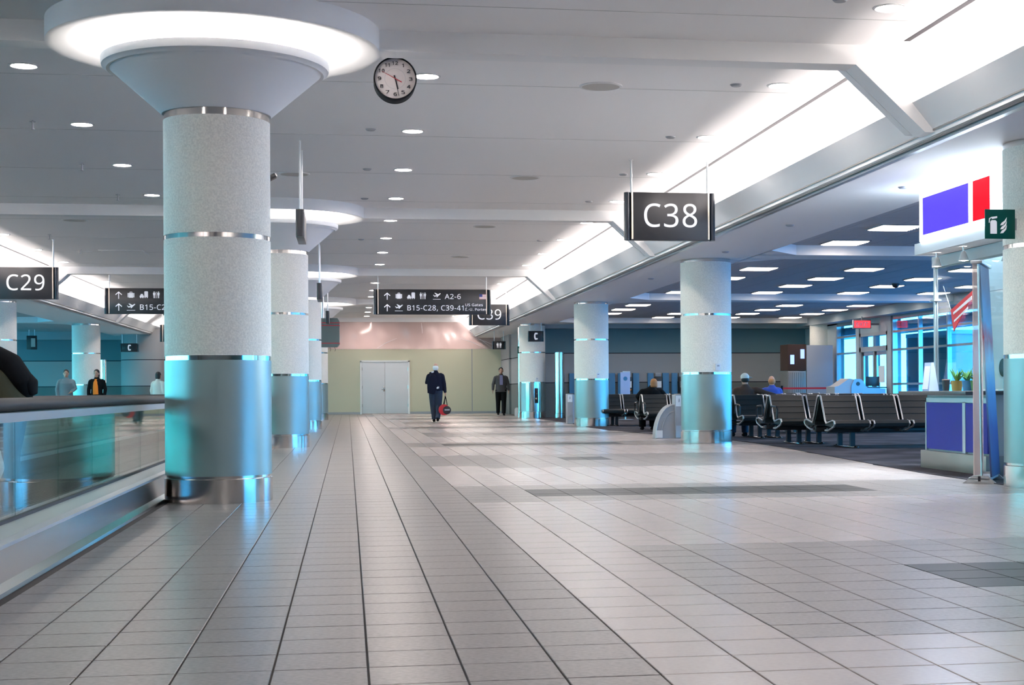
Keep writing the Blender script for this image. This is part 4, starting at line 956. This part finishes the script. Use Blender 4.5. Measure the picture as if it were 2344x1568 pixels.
def person(label, loc, rz, top, bottom, skin='skin', hair='hairk', pose=None, sc=1.0, coat=0, hair_len=0, cap=None, shirt=None, vox=.018, face=True, group=None, bald=False, wide=1.0, shoes='blackc', headturn=0):
    J = dict(STAND); J.update(pose or {}); J = {k: Vector(v) for k, v in J.items()}
    t = thing('person', label, 'person', loc, rz, group); t.scale = (sc, sc, sc)
    F = J['fw']; sd = Vector((F.y, -F.x, 0)).normalized(); sd = -sd if sd.x < 0 else sd
    b = MB()
    b.limb([J['pel']-(J['sp']-J['pel']).normalized()*.08, J['pel'], J['sp'], J['ch'], J['nb']], [(.13, .10), (.155, .11), (.14, .10), (.165, .11), (.075, .07)], 16, side=sd)
    b.limb([J['nb'], J['nk'], J['hd']], [.062, .056, .06], 12)
    H = J['hd']
    b.ball((H.x, H.y, H.z+.02), .078, .094, .112, 18); b.ball(H+F*.03+Vector((0, 0, -.055)), .056, .062, .058)
    b.ball(H+F*.098+Vector((0, 0, -.012)), .016, .02, .024, 8)
    for s_ in (1, -1): b.ball(H+sd*.08*s_-F*.005, .014, .024, .034, 8)
    for s_ in ('L', 'R'):
        sh, el, wr, hi, kn, an = (J[k+s_] for k in ('sh', 'el', 'wr', 'hi', 'kn', 'an'))
        b.limb([sh.lerp(el, -.02), sh.lerp(el, .15), sh.lerp(el, .5), el, el.lerp(wr, .4), wr], [.034, .046, .047, .042, .040, .028], 12); b.ball(sh+(J['ch']-sh)*.3+Vector((0, 0, -.015)), .05)
        b.limb([J['pel'].lerp(hi, .5), hi, hi.lerp(kn, .5), kn, kn.lerp(an, .35), an], [.09, .092, .078, .056, .056, .038], 12)
        dr = (wr-el).normalized(); pm = wr+dr*.075
        b.limb([wr, wr+dr*.035, pm], [(.026, .02), (.036, .02), (.038, .018)], 10, side=F)
        for q in range(4):
            off = F*(-.03+.02*q); l_ = (.062, .074, .078, .068)[q]
            b.limb([pm-dr*.01+off, pm+dr*l_*.5+off, pm+dr*l_*.95+off+F*.004-sd*(.012 if s_ == 'L' else -.012)], [.0105, .0095, .008], 7)
        b.limb([wr+dr*.02+F*.02, wr+dr*.045+F*.048, wr+dr*.085+F*.055], [.013, .012, .009], 7)
    fuse('body', b, M[skin], t, min(vox, .014), 3)
    # top garment
    g = MB(); W = wide
    hem = J['pel']-(J['sp']-J['pel']).normalized()*coat
    g.limb([hem, J['pel']+Vector((0, 0, .0)), J['sp'], J['ch'], J['ch'].lerp(J['nb'], .6), J['nb'].lerp(J['nk'], .1), J['nb'].lerp(J['nk'], 1.0)], [((.19+coat*.1)*W, .14+coat*.1), (.185*W, .138), (.175*W, .13), (.19*W, .14), (.155*W, .115), (.085, .078), (.064, .064)], 18, side=sd)
    for s_ in ('L', 'R'):
        sh, el, wr = J['sh'+s_], J['el'+s_], J['wr'+s_]
        g.limb([sh.lerp(el, -.02), sh.lerp(el, .2), sh.lerp(el, .5), el, el.lerp(wr, .5), wr-(wr-el).normalized()*.01], [.05, .07, .066, .058, .053, .043], 14); g.ball(sh.lerp(J['ch'], .2)+Vector((0, 0, -.005)), .074, .072, .066)
    gj = fuse('jacket', g, M[top], t, vox, 3)
    if shirt:
        c_ = J['ch']; obj('shirt', MB().prism([(-.055, 1.12), (.055, 1.12), (.06, 1.3), (.045, 1.47), (-.045, 1.47), (-.06, 1.3)], -.152, -.10) if F.y < -.5 else MB().ball(c_, .05), M[shirt], t)
    p = MB()
    p.limb([J['pel']+(J['sp']-J['pel'])*.2, J['pel'], J['pel']-(J['sp']-J['pel']).normalized()*.1], [(.16*W, .12), (.17*W, .125), (.13*W, .11)], 16, side=sd)
    for s_ in ('L', 'R'):
        hi, kn, an = J['hi'+s_], J['kn'+s_], J['an'+s_]
        p.limb([J['pel'].lerp(hi, .6), hi, hi.lerp(kn, .5), kn, kn.lerp(an, .5), an+(kn-an).normalized()*-.01], [.1*W, .108*W, .096*W, .078*W, .070*W, .062*W], 14)
    fuse('trousers', p, M[bottom], t, vox, 3)
    for s_ in ('L', 'R'):
        an = J['an'+s_]; s0 = MB(); s0.limb([an-F*.06+Vector((0, 0, -.04)), an+Vector((0, 0, -.03)), an+F*.08+Vector((0, 0, -.05)), an+F*.17+Vector((0, 0, -.058))], [(.035, .04), (.042, .055), (.045, .035), (.03, .024)], 12, side=sd)
        obj('shoe', s0, M[shoes], t)
    h = MB()
    if cap:
        h.ball((H.x, H.y, H.z+.055), .088, .103, .085, 18); cp = obj('cap', h, M[cap], t)
        vd = Vector((math.cos(headturn), math.sin(headturn), 0)) if headturn else F
        obj('cap_visor', MB().limb([H+vd*.05+Vector((0, 0, .055)), H+vd*.12+Vector((0, 0, .05)), H+vd*.175+Vector((0, 0, .035))], [(.075, .012), (.07, .010), (.045, .006)], 14, side=(-vd.y, vd.x, 0)), M[cap], t)
        h = MB(); h.ball((H.x, H.y+.0, H.z+.01)-F*.015 if False else H-F*.02, .083, .09, .07, 16); obj('hair', h, M[hair], t)
    elif bald:
        h.ball(H-F*.022+Vector((0, 0, -.005)), .089, .092, .090, 18); fuse('hair', h, M[hair], t, .01, 1)
    else:
        h.ball(H-F*.018+Vector((0, 0, .045)), .088, .10, .10, 18)
        if hair_len: h.limb([H-F*.03+Vector((0, 0, .04)), H-F*.045+Vector((0, 0, -.06)), H-F*.05+Vector((0, 0, -.06-hair_len))], [(.088, .085), (.088, .06), (.07, .035)], 14, side=sd)
        fuse('hair', h, M[hair], t, .012, 2)
    if face:
        for s_ in (1, -1): obj('eye', MB().ball(H+F*.086+sd*.032*s_+Vector((0, 0, .018)), .013, .008, .008, 8), M['hairk'], t)
        obj('mouth', MB().ball(H+F*.09+Vector((0, 0, -.06)), .022, .006, .006, 8), M['red'], t)
    return t, J
# man walking away with a ball-shaped bag, jacket over the shoulder
wp = dict(STAND); sway = {'knL': (.085, -.10, .52), 'anL': (.05, -.06, .084), 'knR': (-.09, -.03, .49), 'anR': (-.05, .14, .105), 'hiL': (.095, 0, .92),
      'shL': (.19, 0, 1.42), 'elL': (.27, .03, 1.16), 'wrL': (.16, -.13, 1.30), 'elR': (-.255, .02, 1.13), 'wrR': (-.285, -.02, .86)}
t, J = person('white haired man in navy walking away from the viewer carrying a red bag', (2.60, 45.9, 0), PI, 'navy', 'denim', 'skinp', 'hairw', sway, 1.0, coat=.02, bald=True, vox=.014, wide=1.12)
# the jacket slung over his left shoulder (local +x is his left -> screen left after the turn)
j = MB(); j.limb([(.10, .08, 1.45), (.10, .155, 1.34), (.11, .165, 1.15), (.12, .16, .98), (.15, .14, .84)], [(.05, .03), (.12, .05), (.16, .05), (.15, .045), (.11, .03)], 14, side=(1, 0, 0)); j.limb([(.13, .1, 1.44), (.13, .0, 1.47), (.13, -.08, 1.40)], [(.07, .03), (.07, .03), (.05, .03)], 12, side=(1, 0, 0))
jk = fuse('slung_jacket', j, M['navy'], t, .016, 3, 'navy jacket slung over the shoulder')
obj('lining', MB().limb([(-.02, .175, 1.0), (-.07, .18, 1.03), (-.09, .175, 1.05)], [.02, .035, .015], 8).limb([(.06, .06, 1.50), (.13, .09, 1.475)], [.018, .026], 8), M['pap'], jk)
bg_ = thing('sports_bag', 'red and black round sports bag held by the walking man', 'bag', (2.60+.30, 45.93, .36))
obj('body', MB().limb([(-.06, -.20, 0), (-.06, -.19, 0), (-.06, .19, 0), (-.06, .20, 0)], [.10, .165, .165, .10], 24, side=(1, 0, 0)), M['red'], bg_)
obj('end_panel', MB().limb([(.02, -.215, -.01), (.02, -.195, -.01)], [.11, .125], 24, side=(1, 0, 0)), M['phone'], bg_, 'black round end panel'); obj('pale_mark', MB().box(-.05, .10, -.22, -.214, -.02, .02), M['panelg'], bg_)
obj('handle', MB().limb([(-.06, -.12, .15), (-.02, -.04, .36), (-.015, 0, .42), (-.02, .04, .36), (-.06, .12, .15)], .014, 8).limb([(.04, -.1, .12), (.0, -.03, .36), (-.015, 0, .42)], .012, 8), M['blackc'], bg_)
# man in grey suit walking towards the viewer
person('man in dark grey suit walking towards the viewer by the hoarding', (5.62, 56.6, 0), 0, 'suit', 'blackc', 'skin', 'brownh' if False else 'hairk', {'knL': (.10, -.06, .50), 'anL': (.10, -.02, .09), 'anR': (-.10, .10, .11), 'elL': (.27, .04, 1.14), 'wrL': (.28, -.02, .90), 'elR': (-.28, .03, 1.14), 'wrR': (-.30, -.05, .91)}, 1.02, coat=.10, shirt='lav', vox=.016, wide=1.1)
# people in the left hall
person('man in grey blue jacket with black hair in the left hall', (-7.72, 44.2, 0), .15, 'greyj', 'blackc', 'skin', 'hairk', {'elL': (.27, -.04, 1.16), 'wrL': (.14, -.20, 1.06), 'elR': (-.27, .02, 1.15)}, .90, coat=.10, vox=.016, wide=1.12, group='people in the left hall')
t, J = person('woman in black coat over an orange top in the left hall', (-6.90, 44.2, 0), -.2, 'blackc', 'blackc', 'skin', 'hairk', {'elL': (.26, .02, 1.15), 'elR': (-.26, .02, 1.15)}, .90, coat=.12, hair_len=.10, vox=.016, group='people in the left hall')
obj('orange_top', MB().limb([(.01, -.125, .98), (.0, -.118, 1.2), (0, -.115, 1.34), (0, -.07, 1.45)], [(.085, .04), (.08, .04), (.07, .035), (.045, .02)], 12, side=(1, 0, 0)), M['orange'], t)
person('person in pale jacket partly hidden by the nearest column', (-5.28, 44.5, 0), 2.6, 'palej', 'denim', 'skin', 'hairk', None, .86, coat=.08, hair_len=.05, vox=.018, group='people in the left hall')
person('small child in pale clothes beside the backpack in the left hall', (-9.1, 45, 0), .2, 'palej', 'denim', 'skinp', 'hairb', None, .66, vox=.02, group='people in the left hall')
# traveller bending on the walkway
bend = {'pel': (0, 0, .93), 'sp': (-.06, 0, 1.05), 'ch': (-.22, 0, 1.16), 'nb': (-.34, 0, 1.22), 'nk': (-.40, 0, 1.24), 'hd': (-.50, 0, 1.27), 'shL': (-.26, -.19, 1.17), 'elL': (-.40, -.24, .95), 'wrL': (-.52, -.15, .86), 'shR': (-.26, .19, 1.17), 'elR': (-.40, .22, .95), 'wrR': (-.55, .14, .86),
        'hiL': (0, -.1, .90), 'knL': (-.02, -.1, .48), 'anL': (.03, -.1, .09), 'hiR': (0, .1, .90), 'knR': (-.04, .1, .48), 'anR': (.0, .1, .09), 'fw': (-1, 0, 0)}
t, J = person('traveller in olive jacket bending over on the moving walkway at the left edge', (-2.27, 10.9, .042), 0, 'olive', 'blackc', 'skin', 'hairk', bend, .9, coat=.08, vox=.014, wide=1.15, face=False)
bk = thing('backpack', 'bulging black backpack on the bending traveller', 'backpack', (-2.29, 10.9, .0)); bk.scale = (.88, .9, .91)
b = MB(); b.limb([(-.16, -.02, 1.25), (-.10, -.02, 1.30), (.02, -.02, 1.21), (.13, -.02, 1.06), (.15, -.02, .96)], [(.10, .04), (.15, .07), (.16, .10), (.15, .09), (.10, .05)], 16, side=(0, 1, 0))
fuse('main_bag', b, M['blackc'], bk, .014, 4)
b = MB(); b.limb([(.10, -.02, 1.16), (.17, -.02, 1.06), (.19, -.02, .98)], [(.09, .05), (.12, .07), (.08, .04)], 14, side=(0, 1, 0)); fuse('front_pocket', b, M['blackc'], bk, .014, 3)
for y_ in (-.13, .10): obj('strap', MB().limb([(-.12, y_, 1.32), (-.30, y_, 1.31), (-.36, y_, 1.20), (-.26, y_, 1.03)], (.03, .008), 8, side=(0, 1, 0)), M['blackc'], bk)
obj('buckle', MB().ball((-.03, -.17, 1.33), .012, .012, .012, 8), M['steel'], bk)
wb = thing('carrier_bag', 'white carrier bag beside the traveller behind the glass', 'bag', (-2.36, 10.5, .30))
fuse('bag', MB().limb([(0, 0, .05), (.01, 0, .12), (0, 0, .24), (0, 0, .33)], [(.11, .06), (.13, .08), (.11, .06), (.04, .02)], 14), M['pap'], wb, .016, 3)
obj('handles', MB().limb([(-.03, 0, .32), (-.02, .0, .42), (0, .05, .50)], .008, 6).limb([(.03, 0, .32), (.02, .0, .42), (0, .05, .50)], .008, 6), M['pap'], wb)
# seated people (seat height .42)
def sit(fy, lean=0):
    return {'pel': (0, 0, .52), 'sp': (0, -fy*-.03, .70), 'ch': (0, -fy*.07, .90), 'nb': (0, -fy*.09, 1.04), 'nk': (lean*.3, -fy*.09, 1.09), 'hd': (lean, -fy*.06, 1.175),
            'shL': (.19, -fy*.07, .99), 'elL': (.27, fy*.02, .74), 'wrL': (.17, fy*.25, .62), 'shR': (-.19, -fy*.07, .99), 'elR': (-.27, fy*.02, .74), 'wrR': (-.17, fy*.25, .62),
            'hiL': (.10, fy*.03, .50), 'knL': (.13, fy*.45, .47), 'anL': (.13, fy*.44, .09), 'hiR': (-.10, fy*.03, .50), 'knR': (-.13, fy*.45, .47), 'anR': (-.13, fy*.44, .09), 'fw': (0, fy, 0)}
ps = sit(1); ps.update({'elL': (.0, 0, 0)}); ps = sit(1); ps.update({'shL': (.20, -.08, .98), 'elL': (.38, -.20, .90), 'wrL': (.62, -.20, .845)})
person('seated man in white cap and brown jacket, arm along the bench back', (7.44, 28.24, 0), 0, 'brown', 'denim', 'skin', 'hairk', ps, .93, coat=.0, cap='capw', vox=.015, wide=1.15, face=False, headturn=.35)
person('seated man in blue shirt with short reddish hair', (9.53, 33.78, 0), 0, 'bluec', 'denim', 'skinp', 'hairb', sit(1), .93, bald=True, vox=.018, wide=1.2, face=False)
ps = sit(1, .10); ps.update({'elL': (.36, -.02, .86), 'elR': (-.34, -.04, .84), 'hd': (.05, -.10, 1.13)})
person('seated auburn haired person in black coat on the bench by the bin', (6.74, 33.78, 0), 0, 'blackc', 'blackc', 'skinp', 'hairb', ps, .92, hair_len=.02, vox=.016, wide=1.35, face=False)
